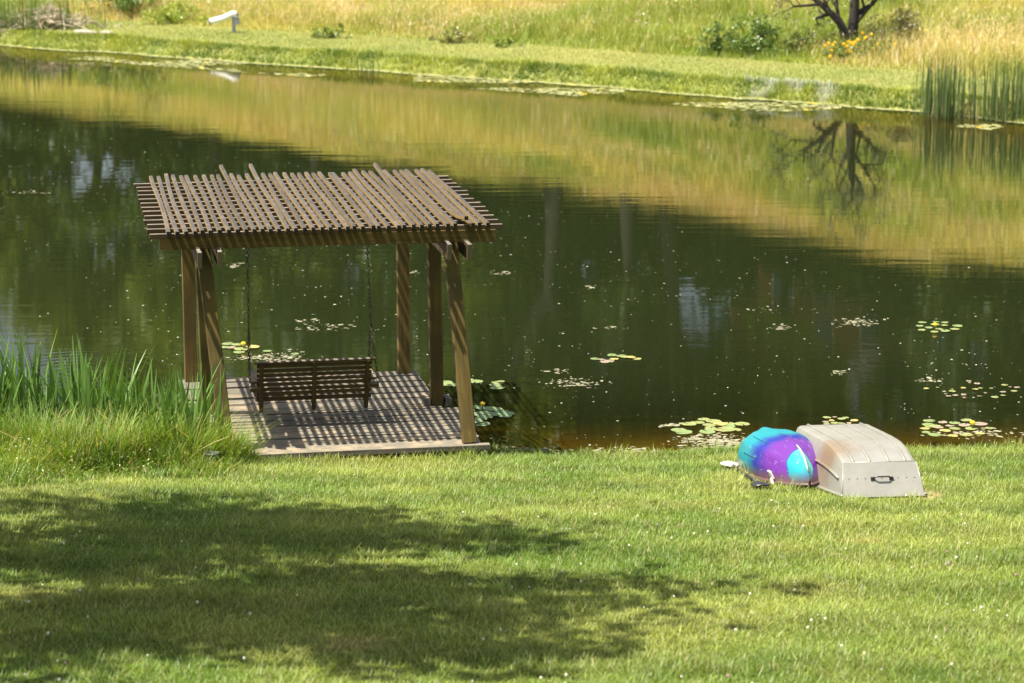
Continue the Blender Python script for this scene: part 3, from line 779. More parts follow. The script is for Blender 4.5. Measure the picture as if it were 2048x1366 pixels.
# ---- kayak
m, nt, out = newmat('swirled_kayak_plastic')
tc = N_(nt, 'ShaderNodeTexCoord'); sp = N_(nt, 'ShaderNodeSeparateXYZ'); nt.links.new(tc.outputs['Object'], sp.inputs[0])
wob = noise(nt, tc.outputs['Object'], 4.0, 2, 0.5)
pos_ = math_(nt, 'ADD', sp.outputs['X'], math_(nt, 'MULTIPLY', math_(nt, 'SUBTRACT', wob, 0.5), 0.22))
pos_ = math_(nt, 'ADD', pos_, math_(nt, 'MULTIPLY', sp.outputs['Z'], -0.55))
KL = 2.3
TEAL, PURP, BLUE, MINT = (0.0, 0.21, 0.26), (0.105, 0.019, 0.215), (0.010, 0.02, 0.22), (0.11, 0.38, 0.33)
base = ramp(nt, math_(nt, 'DIVIDE', pos_, 2.75), [(0.0, PURP), (0.165, PURP), (0.225, BLUE), (0.255, BLUE), (0.34, TEAL), (0.80, TEAL), (0.88, MINT), (1.0, MINT)]).outputs[0]
# teal and mint shield round the keel at the bow
vd = N_(nt, 'ShaderNodeVectorMath', operation='DISTANCE')
mp = N_(nt, 'ShaderNodeMapping'); mp.inputs['Scale'].default_value = (1.0, 1.55, 0.45); nt.links.new(tc.outputs['Object'], mp.inputs[0])
nt.links.new(mp.outputs[0], vd.inputs[0]); vd.inputs[1].default_value = (0.16, 0.06, 0.08)
dsh = math_(nt, 'ADD', vd.outputs['Value'], math_(nt, 'MULTIPLY', math_(nt, 'SUBTRACT', wob, 0.5), 0.12))
shield = ramp(nt, math_(nt, 'ADD', sp.outputs['Y'], math_(nt, 'MULTIPLY', wob, 0.2)), [(0.02, MINT), (0.16, (0.01, 0.25, 0.30)), (0.28, TEAL)]).outputs[0]
c = mixc(nt, ramp(nt, dsh, [(0.165, (1, 1, 1)), (0.20, (0, 0, 0))]).outputs[0], base, shield)
c = mixc(nt, ramp(nt, math_(nt, 'ABSOLUTE', math_(nt, 'SUBTRACT', dsh, 0.185)), [(0.006, (1, 1, 1)), (0.016, (0, 0, 0))]).outputs[0], c, (0.03, 0.04, 0.22))
tipb = ramp(nt, math_(nt, 'ADD', sp.outputs['X'], math_(nt, 'ADD', math_(nt, 'MULTIPLY', sp.outputs['Z'], 0.3), math_(nt, 'MULTIPLY', wob, 0.14))), [(0.12, (1, 1, 1)), (0.22, (0, 0, 0))]).outputs[0]
c = mixc(nt, math_(nt, 'MULTIPLY', tipb, 0.55), c, BLUE)
# scuffs and mud along the rim
scf = noise(nt, tc.outputs['Object'], 1.0, 5, 0.75, (8, 30, 30))
c = mixc(nt, ramp(nt, scf, [(0.60, (0, 0, 0)), (0.72, (0.4, 0.4, 0.4))]).outputs[0], c, (0.55, 0.60, 0.68))
mudn = math_(nt, 'ADD', sp.outputs['Z'], math_(nt, 'MULTIPLY', noise(nt, tc.outputs['Object'], 9, 4, 0.7), 0.08))
c = mixc(nt, ramp(nt, mudn, [(0.085, (0.9, 0.9, 0.9)), (0.17, (0, 0, 0))]).outputs[0], c, (0.11, 0.06, 0.042))
b = N_(nt, 'ShaderNodeBsdfPrincipled'); b.inputs['Roughness'].default_value = 0.38; nt.links.new(c, b.inputs['Base Color']); nt.links.new(b.outputs[0], out.inputs[0])
M_KAYAK = m
kn = pix_ground(1620, 980); kf = pix_ground(1556, 925)
ky = thing('kayak', 'upturned purple and teal plastic kayak lying beside the metal boat', 'kayak')
kd = Vector((-0.13, 1.0, 0)).normalized()
k0 = Vector((kn.x, kn.y, gz(kn.x, kn.y) + 0.03)); k1 = k0 + kd * KL; k1.z = gz(k1.x, k1.y) + 0.05
axis_frame(ky, k0, k1, math.radians(-4))
NS, NA = 40, 24
# half cross-sections from rim to keel: chined and flat-bottomed amidships, V-shaped at the ends
MID = [(1.0, 0.0), (1.0, 0.42), (0.84, 0.78), (0.46, 0.97), (0.0, 1.0)]
END = [(1.0, 0.0), (0.82, 0.34), (0.58, 0.62), (0.27, 0.87), (0.0, 1.08)]
def kay_row(q):
    a = abs(2 * q - 1)                        # 0 amidships, 1 at the tips
    wdt = 0.365 * max(0.0, 1 - a ** 2.3) ** 0.72 + 0.006
    hgt = 0.345 * max(0.0, 1 - a ** 2.8) ** 0.50 + 0.012
    e = min(1.0, a * 1.15) ** 2.2
    half = []
    for k in range(4):
        for t in (0, 1, 2):
            f = t / 3.0
            m0 = [MID[k][c] + (MID[k + 1][c] - MID[k][c]) * f for c in (0, 1)]
            e0 = [END[k][c] + (END[k + 1][c] - END[k][c]) * f for c in (0, 1)]
            half.append((m0[0] + (e0[0] - m0[0]) * e, m0[1] + (e0[1] - m0[1]) * e))
    top = 1.0 + 0.08 * e
    prof = half + [(0.0, top)] + [(-p[0], p[1]) for p in reversed(half)]
    return [(q * KL, wdt * p[0], 0.02 + hgt * p[1] + 0.010 * math.exp(-(wdt * p[0] / 0.03) ** 2)) for p in prof]
vs = []; fs = []; n_ = NA + 1
qs = [0.5 - 0.5 * math.cos(math.pi * i / NS) for i in range(NS + 1)]
for q in qs: vs += kay_row(min(max(q, 0.0007), 0.9993))
for i in range(NS):
    for k in range(NA): fs.append((i*n_+k, i*n_+k+1, (i+1)*n_+k+1, (i+1)*n_+k))
fs.append(tuple(range(n_))); fs.append(tuple(NS * n_ + k for k in range(NA, -1, -1)))
km = MB(); km.add(vs, fs); ko = km.build('hull', M_KAYAK, ky, True)
for s_ in (1, -1):
    rim = MB(); rim.tube([(q * KL, kay_row(min(max(q, .0005), .9995))[0][1] * s_ * 1.01, 0.02) for q in qs], 0.018, 6); rim.build('rim', M_KAYAK, ky, True)
dk = MB()                                   # the deck side, underneath
dv = []
for q in qs:
    r0 = kay_row(min(max(q, .0005), .9995)); dv += [(q * KL, r0[0][1] * 0.98, 0.018), (q * KL, 0, -0.012), (q * KL, r0[-1][1] * 0.98, 0.018)]
dk.add(dv, [f for i in range(NS) for f in ((i*3, (i+1)*3, (i+1)*3+1, i*3+1), (i*3+1, (i+1)*3+1, (i+1)*3+2, i*3+2))]); dk.build('deck_side', M_KAYAK, ky, True)
def kay_surf(q, k): return Vector(kay_row(q)[k])
for kk, qa, qb in ((8, 0.36, 0.58), (4, 0.34, 0.52), (16, 0.36, 0.58)):
    gm = MB(); gm.tube([kay_surf(qa + (qb - qa) * t / 8, kk) + Vector((0, 0, -0.003)) for t in range(9)], 0.0075, 5); gm.build('hull_groove', plain('groove_dark', (0.0, 0.06, 0.10), 0.6) if 'groove_dark' not in bpy.data.materials else bpy.data.materials['groove_dark'], ky)
kr = MB(); kr.tube([kay_surf(0.012 + 0.17 * t / 10, NA // 2) + Vector((0, 0, 0.002)) for t in range(11)], [0.006 + 0.006 * math.sin(math.pi * t / 10) for t in range(11)], 6); kr.build('keel_ridge', plain('pale_keel_plastic', (0.40, 0.46, 0.30), 0.5, nscale=25, nvar=0.3), ky, True)
sc_ = MB()
for qq, kk in ((0.22, 2), (0.27, 2), (0.12, 2), (0.10, 4)):
    p = kay_surf(qq, kk); sc_.tube([p, p + Vector((-0.002, 0.004, 0.003))], [0.009, 0.006], 6)
sc_.build('screws', M_STEEL, ky)['kind'] = 'stuff'
gm = MB(); p = kay_surf(0.17, 1)
gm.box((-0.06, -0.006, -0.03), (0.06, 0.012, 0.045), M=Matrix.Translation(p + Vector((0, 0.02, 0.03))) @ Matrix.Rotation(-0.35, 4, 'X'))
gm.box((-0.035, -0.010, -0.10), (0.012, 0.012, -0.028), M=Matrix.Translation(p + Vector((0, 0.025, 0.03))) @ Matrix.Rotation(0.25, 4, 'Y'))
gm.build('carry_handle', M_WHITE, ky)

# ---- paddle
pa = pix_ground(1461, 938); pb = pix_ground(1520, 979)
pd = thing('paddle', 'short kayak paddle with one cream and one black blade on the grass', 'paddle', pa + Vector((0, 0, 0.05)))
d_ = (pb - pa); ux = Vector((d_.x, d_.y, d_.z)).normalized(); uy = Vector((0, 0, 1)).cross(ux).normalized()
L_ = d_.length
sm_ = MB(); sm_.tube([ux * 0.16, ux * (L_ - 0.14)], 0.015, 8); sm_.build('shaft', M_BLACK, pd, True)
def blade(mat, base, direc, ln=0.34, wd=0.10):
    b_ = MB(); n_ = 9; vs = []
    for i in range(n_):
        t = i / (n_ - 1); w_ = wd * math.sin(math.pi * min(1, 0.12 + t * 0.80)) ** 0.7 * (0.55 + 0.6 * t) + 0.008
        c_ = base + direc * (t * ln)
        for q, zz in ((-1, 0.004), (0, 0.016), (1, 0.004), (1, -0.004), (0, 0.0), (-1, -0.004)):
            vs.append(c_ + uy * (q * w_) + Vector((0, 0, zz)))
    fs = [(i*6+k, i*6+(k+1)%6, (i+1)*6+(k+1)%6, (i+1)*6+k) for i in range(n_-1) for k in range(6)] + [tuple(range(5,-1,-1)), tuple((n_-1)*6+k for k in range(6))]
    b_.add(vs, fs); return b_.build('blade', mat, pd, True)
tag(blade(M_CREAM, ux * 0.17, -ux), 'cream blade'); tag(blade(M_BLACK, ux * (L_ - 0.15), ux, 0.26), 'black blade')
gm = MB(); gm.tube([ux * 0.16, ux * 0.24], [0.022, 0.019], 8); gm.build('drip_ring', M_BLACK, pd, True)

# ---- bucket and stone at the corner of the deck
bp_ = pix_ground(424, 938)
bk = thing('metal_bucket', 'small grey metal bucket half hidden in weeds by the deck corner', 'bucket', bp_)
bm2 = MB(); N2 = 16
prof = [(0.055, 0.0), (0.072, 0.16), (0.076, 0.165), (0.072, 0.17), (0.067, 0.165), (0.052, 0.02)]
vs = [(r * math.cos(2*math.pi*k/N2), r * math.sin(2*math.pi*k/N2), z) for r, z in prof for k in range(N2)]
fs = [(i*N2+k, i*N2+(k+1)%N2, (i+1)*N2+(k+1)%N2, (i+1)*N2+k) for i in range(5) for k in range(N2)] + [tuple(range(N2-1,-1,-1)), tuple(5*N2+k for k in range(N2))]
bm2.add(vs, fs); bm2.build('pail', M_STEEL, bk, True)
hm = MB(); hm.tube([(0.074 * math.cos(t), -0.02 - 0.07 * math.sin(t), 0.155 - 0.02 * math.sin(t)) for t in np.linspace(0, math.pi, 9)], 0.003, 5); hm.build('handle', M_STEEL, bk)
sp_ = pix_ground(457, 908)
sm_ = MB(); vs = []
for i in range(7):
    for k in range(10):
        t = i / 6 * math.pi; a = 2 * math.pi * k / 10; r = 1 + 0.18 * math.sin(3 * a + i) + 0.1 * math.cos(2 * a)
        vs.append((0.11 * r * math.sin(t) * math.cos(a), 0.07 * r * math.sin(t) * math.sin(a), 0.03 + 0.035 * math.cos(t)))
sm_.add(vs, [(i*10+k, i*10+(k+1)%10, (i+1)*10+(k+1)%10, (i+1)*10+k) for i in range(6) for k in range(10)])
so_ = sm_.build('flat_stone', M_STONE, None, True); so_.location = sp_
tag(so_, 'flat grey stone at the front left corner of the deck', 'stone')

# ------------------------------------------------------------------ water plants
def pad_mesh(r, seed, col, curl):
    q = random.Random(seed); vs = [(0, 0, 0.004)]; n_ = 14; cs = [tuple(x * 0.9 for x in col)]
    for k in range(n_ + 1):
        a = 0.16 + (2 * math.pi - 0.32) * k / n_; rr = r * (1 + q.uniform(-0.05, 0.05))
        vs.append((rr * math.cos(a), rr * 0.92 * math.sin(a), 0.004 + curl * q.uniform(-0.2, 1)))
        cs.append(tuple(x * q.uniform(0.85, 1.15) for x in col))
    return mesh_tri('lily_pad', np.array(vs), np.array([(0, k, k + 1) for k in range(1, n_ + 1)]), np.array(cs), M_PAD, True)
PADS = [pad_mesh(1.0, 1, (0.145, 0.195, 0.075), 0.02), pad_mesh(1.0, 2, (0.175, 0.225, 0.085), 0.035), pad_mesh(1.0, 3, (0.21, 0.24, 0.085), 0.03), pad_mesh(1.0, 4, (0.33, 0.29, 0.10), 0.05), pad_mesh(1.0, 5, (0.26, 0.21, 0.15), 0.06), pad_mesh(1.0, 6, (0.17, 0.26, 0.12), 0.02)]
fy = MB(); fy.tube([(0, 0, 0), (0, 0, 0.012), (0, 0, 0.03), (0, 0, 0.045), (0, 0, 0.05)], [0.012, 0.026, 0.034, 0.026, 0.008], 8, (0.75, 0.50, 0.02))
fy.tube([(0, 0.01, -0.06), (0, 0, 0)], 0.008, 5, (0.10, 0.14, 0.03))
fo = fy.build('flower', M_PAD, cols=True); FLOWER = fo.data; bpy.data.objects.remove(fo)
def lily_patch(label, pads, flowers=(), rr=0.080):
    c0 = pix(pads[0][0], pads[0][1], WATER)
    t = thing('water_lily', label, 'water lily', c0, group='water lilies on the near water')
    for i, (px, py, sz, kind) in enumerate(pads):
        p = pix(px, py, WATER)
        o = put('lily_pad', PADS[kind], t, (p.x - c0.x, p.y - c0.y, 0.004 + 0.003 * (i % 6)), (rnd.uniform(-.04, .04), rnd.uniform(-.04, .04), rnd.uniform(0, 6.28)))
        o.scale = (rr * sz, rr * sz, rr)
    for px, py in flowers:
        p = pix(px, py, WATER + 0.05); put('flower', FLOWER, t, (p.x - c0.x, p.y - c0.y, 0.05))
def ellipse_pads(cx, cy, wx_, wy_, n, kinds=(0, 1, 2), sz=(0.7, 1.15), seed=0):
    q = random.Random(seed); r = []
    for _ in range(n * 8):
        a = q.uniform(0, 6.283); d = math.sqrt(q.random())
        p = (cx + wx_ * d * math.cos(a), cy + wy_ * d * math.sin(a), q.uniform(*sz), q.choice(kinds))
        if all(((p[0]-o[0])/1.0)**2 + ((p[1]-o[1])*3.4)**2 > (26 * (o[2] + p[2]) / 2) ** 2 for o in r): r.append(p)
        if len(r) >= n: break
    return r
lily_patch('lily pads with an orange bud left of the swing chain, seen past the post', [(455, 688, 1.0, 1), (474, 690, 0.9, 2), (446, 696, 0.95, 1), (482, 700, 1.3, 2), (463, 697, 0.8, 4), (505, 696, 1.2, 3), (478, 705, 1.0, 1), (535, 703, 0.8, 1), (590, 709, 0.7, 0)], [(487, 691)])
lily_patch('pale lily pads on the water between the two right-hand posts', [(893, 765, 1.0, 1), (885, 770, 1.0, 2), (905, 771, 1.1, 1), (951, 765, 1.3, 1), (937, 762, 0.8, 2)])
lily_patch('three stacked pale lily pads right of the front right post', [(994, 766, 1.0, 2), (991, 771, 1.0, 1), (995, 777, 1.25, 1), (1002, 765, 0.7, 2)])
lily_patch('blue-green lily pads with a yellow bud beside the front right post', [(953, 815, 1.2, 5), (975, 818, 1.3, 5), (990, 820, 1.2, 5), (950, 830, 1.2, 5), (968, 828, 1.2, 5), (985, 831, 1.2, 5), (1000, 822, 1.1, 5), (1012, 828, 1.3, 5), (1010, 833, 1.1, 5), (957, 840, 1.3, 5), (970, 836, 1.2, 5), (950, 846, 1.2, 5), (964, 848, 1.3, 5), (935, 822, 1.1, 5), (930, 836, 1.1, 5)], [(965, 812)])
lily_patch('small yellowing lily cluster alone on the dark water in mid pond', [(1190, 718, 0.85, 0), (1224, 711, 0.85, 0), (1243, 713, 0.9, 0), (1228, 720, 0.8, 3), (1250, 716, 0.8, 2), (1262, 717, 0.8, 3), (1274, 718, 0.8, 3), (1218, 723, 0.9, 4), (1209, 725, 0.8, 4), (1204, 721, 0.6, 4)])
lily_patch('bright lily pads floating just left of the upturned kayak', [(1407, 839, 0.9, 2), (1395, 846, 1.1, 2), (1427, 844, 1.2, 2), (1377, 850, 1.2, 2), (1418, 853, 1.0, 2), (1440, 851, 1.1, 3), (1458, 848, 1.0, 2), (1484, 849, 1.2, 2), (1457, 854, 1.0, 1), (1421, 859, 0.9, 2), (1415, 866, 1.2, 1), (1450, 862, 1.5, 2), (1470, 860, 1.0, 2), (1357, 861, 1.1, 1), (1368, 866, 1.2, 1)])
lily_patch('yellow-green lily cluster farthest out at the right of the pond', ellipse_pads(1876, 655, 50, 11, 14, (1, 2, 1, 3), (0.6, 0.95), 4), [(1870, 653)])
lily_patch('mixed green and brown lily pads right of the metal boat', [(1858, 842, 0.9, 1), (1856, 850, 0.9, 1), (1870, 854, 0.9, 2)] + ellipse_pads(1915, 858, 72, 18, 20, (1, 2, 2, 4, 3), (0.65, 1.05), 6), [(1945, 850)])
lily_patch('browned ragged lily leaves at the right edge, above the other pads', ellipse_pads(1945, 781, 95, 18, 26, (4, 3, 4, 2), (0.25, 0.6), 9))
lily_patch('few brownish lily leaves showing just behind the metal boat', ellipse_pads(1680, 843, 36, 8, 12, (4, 3, 2), (0.3, 0.65), 12))
# scum, petals and twigs on the surface
def scraps(name, label, pts, sizes, cols, asp=1.0):
    n_ = len(pts); P = np.array(pts); ang_ = rng.uniform(0, 6.283, n_); K = 6
    vs = []
    for k in range(K):
        a = k * 2 * math.pi / K; r = sizes * (0.7 + 0.5 * rng.random(n_))
        lx = r * math.cos(a) * asp; ly = r * math.sin(a)
        vs.append(np.stack([P[:, 0] + lx * np.cos(ang_) - ly * np.sin(ang_), P[:, 1] + lx * np.sin(ang_) + ly * np.cos(ang_), P[:, 2] + 0.002 * rng.random(n_)], 1))
    V = np.stack(vs, 1).reshape(-1, 3); F = np.arange(n_ * K).reshape(-1, K)
    o = put(name, mesh_tri(name, V, F, np.repeat(cols, K, 0), M_PAD)); return tag(o, label, 'debris', kind='stuff')
pts = []
while len(pts) < 1100:
    px, py = rnd.uniform(-60, 2110), rnd.uniform(120, 900) ** 1.0
    p = pix(px, py, WATER + 0.003)
    if p.y > float(far_shore(p.x)) - 0.3: continue
    dn = fbm(np.array([px]), np.array([py * 2.2]), 260, 151)[0]
    bound = 215 + px * 0.19
    dens = (0.10 if py < bound else 0.35 + 1.0 * (dn > 0.45)) * (1.0 if py < 760 else 0.5)
    if px < 250 and py > 420: dens *= 0.35
    if rnd.random() < dens: pts.append((p.x, p.y, p.z))
pts = np.array(pts)
sz = 0.003 + 0.011 * rng.random(len(pts)) ** 4 + 0.0001 * pts[:, 1]
scraps('floating_petals', 'pale petals and bits of fluff speckling the dark water', pts, sz, lerp((0.30, 0.30, 0.20), (0.60, 0.60, 0.52), rng.random(len(pts))), 1.2)
pts = []
blobs = [(1420, 880, 70, 14, 260), (1400, 905, 60, 8, 150), (1460, 893, 50, 16, 260), (1340, 850, 22, 3, 40), (1150, 765, 55, 10, 90), (1120, 742, 22, 4, 14), (640, 655, 60, 8, 60), (620, 640, 40, 3, 20), (560, 715, 60, 14, 130), (500, 715, 40, 8, 60), (470, 530, 22, 6, 24), (1860, 760, 30, 5, 30), (1560, 655, 20, 5, 30), (1720, 644, 50, 8, 90), (1530, 620, 30, 6, 14), (1680, 745, 20, 5, 26), (1100, 915, 90, 6, 160), (1050, 900, 60, 8, 70), (1230, 905, 120, 8, 120), (1960, 865, 90, 10, 90), (1280, 905, 60, 10, 60), (1000, 905, 30, 10, 30), (830, 545, 12, 4, 12), (1000, 546, 26, 5, 22), (60, 385, 50, 5, 26), (1215, 655, 18, 3, 12), (1180, 575, 12, 4, 10)]
for cx, cy, rx, ry, k in blobs:
    for _ in range(k):
        px, py = rnd.gauss(cx, rx * 0.5), rnd.gauss(cy, ry * 0.5); p = pix(px, py, WATER + 0.004)
        if p.y > float(near_shore(p.x)) + 0.05: pts.append((p.x, p.y, p.z))
pts = np.array(pts)
scraps('surface_scum', 'patches of pale algae scum and dead leaf scraps on the water', pts, 0.007 + 0.022 * rng.random(len(pts)) ** 3, lerp((0.13, 0.12, 0.07), (0.33, 0.32, 0.21), rng.random(len(pts))), 1.9)
# lily band along the far bank, too many to tell apart
pts = []
for _ in range(9000):
    xx = rnd.uniform(-19, 15); q = rnd.random()
    off = rnd.uniform(0.0, 0.35) if q < 0.35 else rnd.uniform(0.5, 3.0)
    yy = float(far_shore(xx)) - off
    nn = vnoise(np.array([xx]), np.array([yy * 1.6]), 2.1, 161)[0]
    if q >= 0.35 and nn < 0.66: continue
    if q < 0.35 and rnd.random() < 0.3: continue
    pts.append((xx, yy, WATER + 0.005))
pts = np.array(pts)
cc = lerp((0.16, 0.19, 0.06), (0.36, 0.35, 0.17), rng.random(len(pts))); yb = rng.random(len(pts)) < 0.012; cc[yb] = (0.8, 0.55, 0.03)
tag(scraps('far_lily_band', 'pale band of lily pads and scum along the far waterline', pts, 0.03 + 0.05 * rng.random(len(pts)), cc, 1.2), None, 'water lily')

# ---- irises: every clump a plant, every sword leaf a part
def sword(L, wd, bend_, seed):
    q = random.Random(seed); n_ = 6; vs = []; cs = []
    for i in range(n_ + 1):
        t = i / n_; w_ = wd * (1 - t ** 2.2) * (0.75 + 0.25 * math.sin(t * 3)) / 2 + 0.0008
        yb_ = bend_ * t * t; zc = L * (t - 0.12 * abs(bend_) / L * t * t)
        vs += [(-w_, yb_, zc), (0, yb_ + 0.006 * (1 - t), zc), (w_, yb_, zc)]
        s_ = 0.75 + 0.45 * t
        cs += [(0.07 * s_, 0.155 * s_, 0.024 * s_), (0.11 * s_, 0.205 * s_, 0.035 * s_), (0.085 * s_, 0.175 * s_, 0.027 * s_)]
    fs = []
    for i in range(n_):
        for k in range(2): fs.append((i*3+k, i*3+k+1, (i+1)*3+k+1, (i+1)*3+k))
    return mesh_tri('leaf', np.array(vs), np.array(fs), np.array(cs), M_IRIS, True)
SW = [sword(1.0, 0.034, 0.10, 1), sword(1.0, 0.03, 0.22, 2), sword(1.0, 0.038, 0.05, 3), sword(1.0, 0.026, 0.38, 4), sword(1.0, 0.03, -0.12, 5)]
clumps = [(-5.75, 26.0, 1.0), (-5.45, 26.25, 1.12), (-5.30, 25.8, 0.95), (-5.05, 26.35, 1.05), (-4.85, 25.95, 0.95), (-4.65, 26.4, 0.85), (-4.45, 26.1, 1.0), (-4.25, 26.35, 0.95), (-4.12, 25.95, 0.80), (-3.92, 26.3, 0.75), (-3.72, 26.05, 0.70), (-3.52, 26.35, 0.68), (-3.38, 26.0, 0.72), (-3.22, 25.75, 0.85), (-5.95, 26.4, 1.1), (-5.15, 26.6, 1.0), (-3.62, 26.65, 0.62), (-6.25, 26.1, 1.05), (-3.95, 25.75, 0.85), (-3.60, 25.72, 0.80), (-3.42, 25.45, 0.72), (-4.35, 25.7, 0.9)]
ilab = ['iris clump at the far left edge of the near bank', 'tall iris clump close to the left edge, its tips over the ripples', 'iris clump second row left, behind tangled weeds', 'iris clump below the pale ripple rings', 'iris clump among dead straw stalks at left', 'iris clump at the water edge left of the tallest leaves', 'iris clump with the tall straight leaves mid bank', 'iris clump with a leaf leaning far right', 'short iris clump in mid bank behind pale florets', 'short iris clump right of the leaning leaves', 'short iris clump half way to the deck', 'iris clump just left of the deck edge', 'iris clump in front of the deck side', 'iris clump right against the left front posts', 'iris clump rising at the left frame edge by the water', 'rear iris clump standing in the water at left', 'small iris clump at the water close to the deck', 'iris clump at the left border, partly out of view', 'front iris clump above the weeds, three clumps left of the posts', 'front iris clump above the weeds, two clumps left of the posts', 'low iris clump at the foot of the left front post', 'front iris clump half way between left edge and deck']
for (cx, cy, h_), lab in zip(clumps, ilab):
    cy -= 0.75; z0 = max(gz(cx, cy), WATER - 0.08)
    t = thing('iris_plant', lab, 'iris', (cx, cy, z0), rnd.uniform(0, 6.28), 'irises on the near bank left of the deck')
    for k in range(34):
        a = rnd.uniform(0, 6.283); r = rnd.uniform(0.0, 0.20); s_ = h_ * 1.32 * rnd.uniform(0.5, 1.02)
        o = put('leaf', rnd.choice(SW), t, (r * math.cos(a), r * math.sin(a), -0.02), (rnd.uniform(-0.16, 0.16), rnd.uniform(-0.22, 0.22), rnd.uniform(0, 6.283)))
        o.scale = (s_ * rnd.uniform(1.1, 1.6), s_, s_)

# ---- cattails and reeds on the far bank
def reed_clump(name, label, cx, cy, rx, ry, n_, h0, h1, base_col, tip_col, lean=0.12, dead=0.12, group=None, wd=0.022):
    xx = cx + rng.normal(0, rx * 0.5, n_); yy = cy + rng.normal(0, ry * 0.5, n_)
    z = np.maximum(ground_z(xx, yy), WATER - 0.02)
    H = rng.uniform(h0, h1, n_); tt = rng.random(n_)
    col = lerp(base_col, tip_col, tt); dd = rng.random(n_) < dead; col[dd] = (0.40, 0.31, 0.17); H[dd] *= 0.45
    ln = rng.uniform(-lean, lean, n_); ln[dd] *= 4
    root = thing(name, label, 'reeds', (cx, cy, gz(cx, cy)), 0, group)
    o = put('stalks', blades('stalks', np.stack([xx - cx, yy - cy, z - gz(cx, cy)], 1), H, wd * (0.7 + 0.6 * rng.random(n_)), rng.uniform(0, 6.283, n_), ln, col, M_IRIS, seg=2, tipcol=1.1), root)
    o['kind'] = 'stuff'; return root
G1 = 'cattail clumps at the far right waterline'
def at(px, py): return pix(px, py, WATER)
p = at(1888, 232); reed_clump('cattail_clump', 'dense dark cattail clump at the left end of the right-hand reeds', p.x, p.y, 0.60, 0.5, 210, 0.9, 1.75, (0.05, 0.10, 0.026), (0.14, 0.20, 0.055), group=G1)
p = at(1975, 238); reed_clump('cattail_clump', 'thin open cattail clump in the middle of the right-hand reeds', p.x, p.y, 0.60, 0.5, 120, 1.0, 1.6, (0.055, 0.11, 0.028), (0.15, 0.21, 0.055), group=G1)
p = at(2035, 242); reed_clump('cattail_clump', 'cattail clump cut by the right frame edge', p.x, p.y, 0.55, 0.5, 140, 1.0, 1.65, (0.055, 0.11, 0.028), (0.15, 0.21, 0.055), group=G1)
p = at(30, 82); reed_clump('reed_clump', 'blue-green reeds standing in a brush pile at the top left', p.x, p.y, 2.4, 0.9, 650, 0.5, 1.45, (0.07, 0.15, 0.04), (0.20, 0.28, 0.06), 0.35)
p = at(135, 82); reed_clump('reed_clump', 'few thin upright reeds right of the brush pile', p.x, p.y, 0.35, 0.4, 26, 0.8, 1.2, (0.045, 0.09, 0.035), (0.10, 0.14, 0.05))
p = at(742, 146); reed_clump('reed_clump', 'small dark reed tuft in the far shallows near mid frame', p.x, p.y, 0.35, 0.2, 16, 0.25, 0.5, (0.04, 0.09, 0.03), (0.08, 0.14, 0.05))
# brush pile
p = at(85, 84)
br = thing('brush_pile', 'heap of dead grey sticks on the far bank at the top left', 'brush pile', (p.x, p.y + 0.5, gz(p.x, p.y + 0.8)))
bb = MB()
for k in range(240):
    a = rnd.uniform(0, 6.283); r = abs(rnd.gauss(0, 0.6)); l_ = rnd.uniform(0.4, 1.2)
    c_ = Vector((r * math.cos(a) * 1.7, r * math.sin(a) * 0.7, rnd.uniform(0, 0.75) * max(0, 1 - r / 1.3)))
    d_ = Vector((rnd.gauss(0, 1), rnd.gauss(0, 0.6), rnd.gauss(0.1, 0.35))).normalized()
    bb.tube([c_ - d_ * l_ / 2, c_ + d_ * l_ / 2], [rnd.uniform(0.012, 0.028), 0.006], 4)
bb.build('sticks', M_DEADWOOD, br)['kind'] = 'stuff'
# two bleached logs
for lab, px0, px1, py in (('bleached log on the far bank, the longer left one', 150, 195, 70), ('short bleached log on the far bank, the right one', 203, 232, 72)):
    a = pix_ground(px0, py); b_ = pix_ground(px1, py + 1)
    lm = MB(); ln = (b_ - a).length
    lm.tube([(0, 0, 0.07), (ln * 0.3, 0.01, 0.085), (ln * 0.7, -0.01, 0.075), (ln, 0, 0.06)], [0.085, 0.09, 0.08, 0.06], 8)
    lo = lm.build('log', plain('bleached_wood', (0.36, 0.31, 0.25), 0.85, nscale=12, nvar=0.25) if 'bleached_wood' not in bpy.data.materials else bpy.data.materials['bleached_wood'], None, True)
    lo.location = a; lo.rotation_euler = (0, 0, math.atan2(b_.y - a.y, b_.x - a.x)); tag(lo, lab, 'log', 'bleached logs on the far bank')
# outlet pipe on its post, with a grey box
q0 = pix_ground(468, 66)
pp = thing('outlet_pipe', 'white plastic pipe propped on a post above the far meadow edge', 'pipe', q0)
k_ = 1 / (5033 / q0.y)
t_ = MB(); t_.tube([(-47 * k_, 0.0, 22 * k_), (-20 * k_, 0.02, 29 * k_), (-4 * k_, 0.04, 37 * k_), (6 * k_, 0.04, 38 * k_)], [0.098, 0.096, 0.096, 0.094], 14); t_.build('pipe', M_WHITE, pp, True)
t_ = MB(); t_.tube([(-48.5 * k_, 0.0, 21.6 * k_), (-46 * k_, 0.0, 22.3 * k_)], [0.106, 0.106], 14); t_.tube([(5 * k_, 0.04, 36 * k_), (9 * k_, 0.04, 36 * k_)], 0.05, 8); t_.build('coupling', M_GREYBOX, pp, True)
t_ = MB(); t_.box((-0.05, -0.03, -0.05), (0.05, 0.07, 32 * k_)); t_.build('post', M_STEEL, pp)
t_ = MB(); t_.box((0.02 , -0.16, 17 * k_), (0.02 + 11 * k_, -0.03, 31 * k_)); t_.box((0.01, -0.17, 30.5 * k_), (0.03 + 11 * k_, -0.02, 31.5 * k_)); t_.build('junction_box', M_GREYBOX, pp)
# young tree reflected at the left, seen as a bush at the top edge

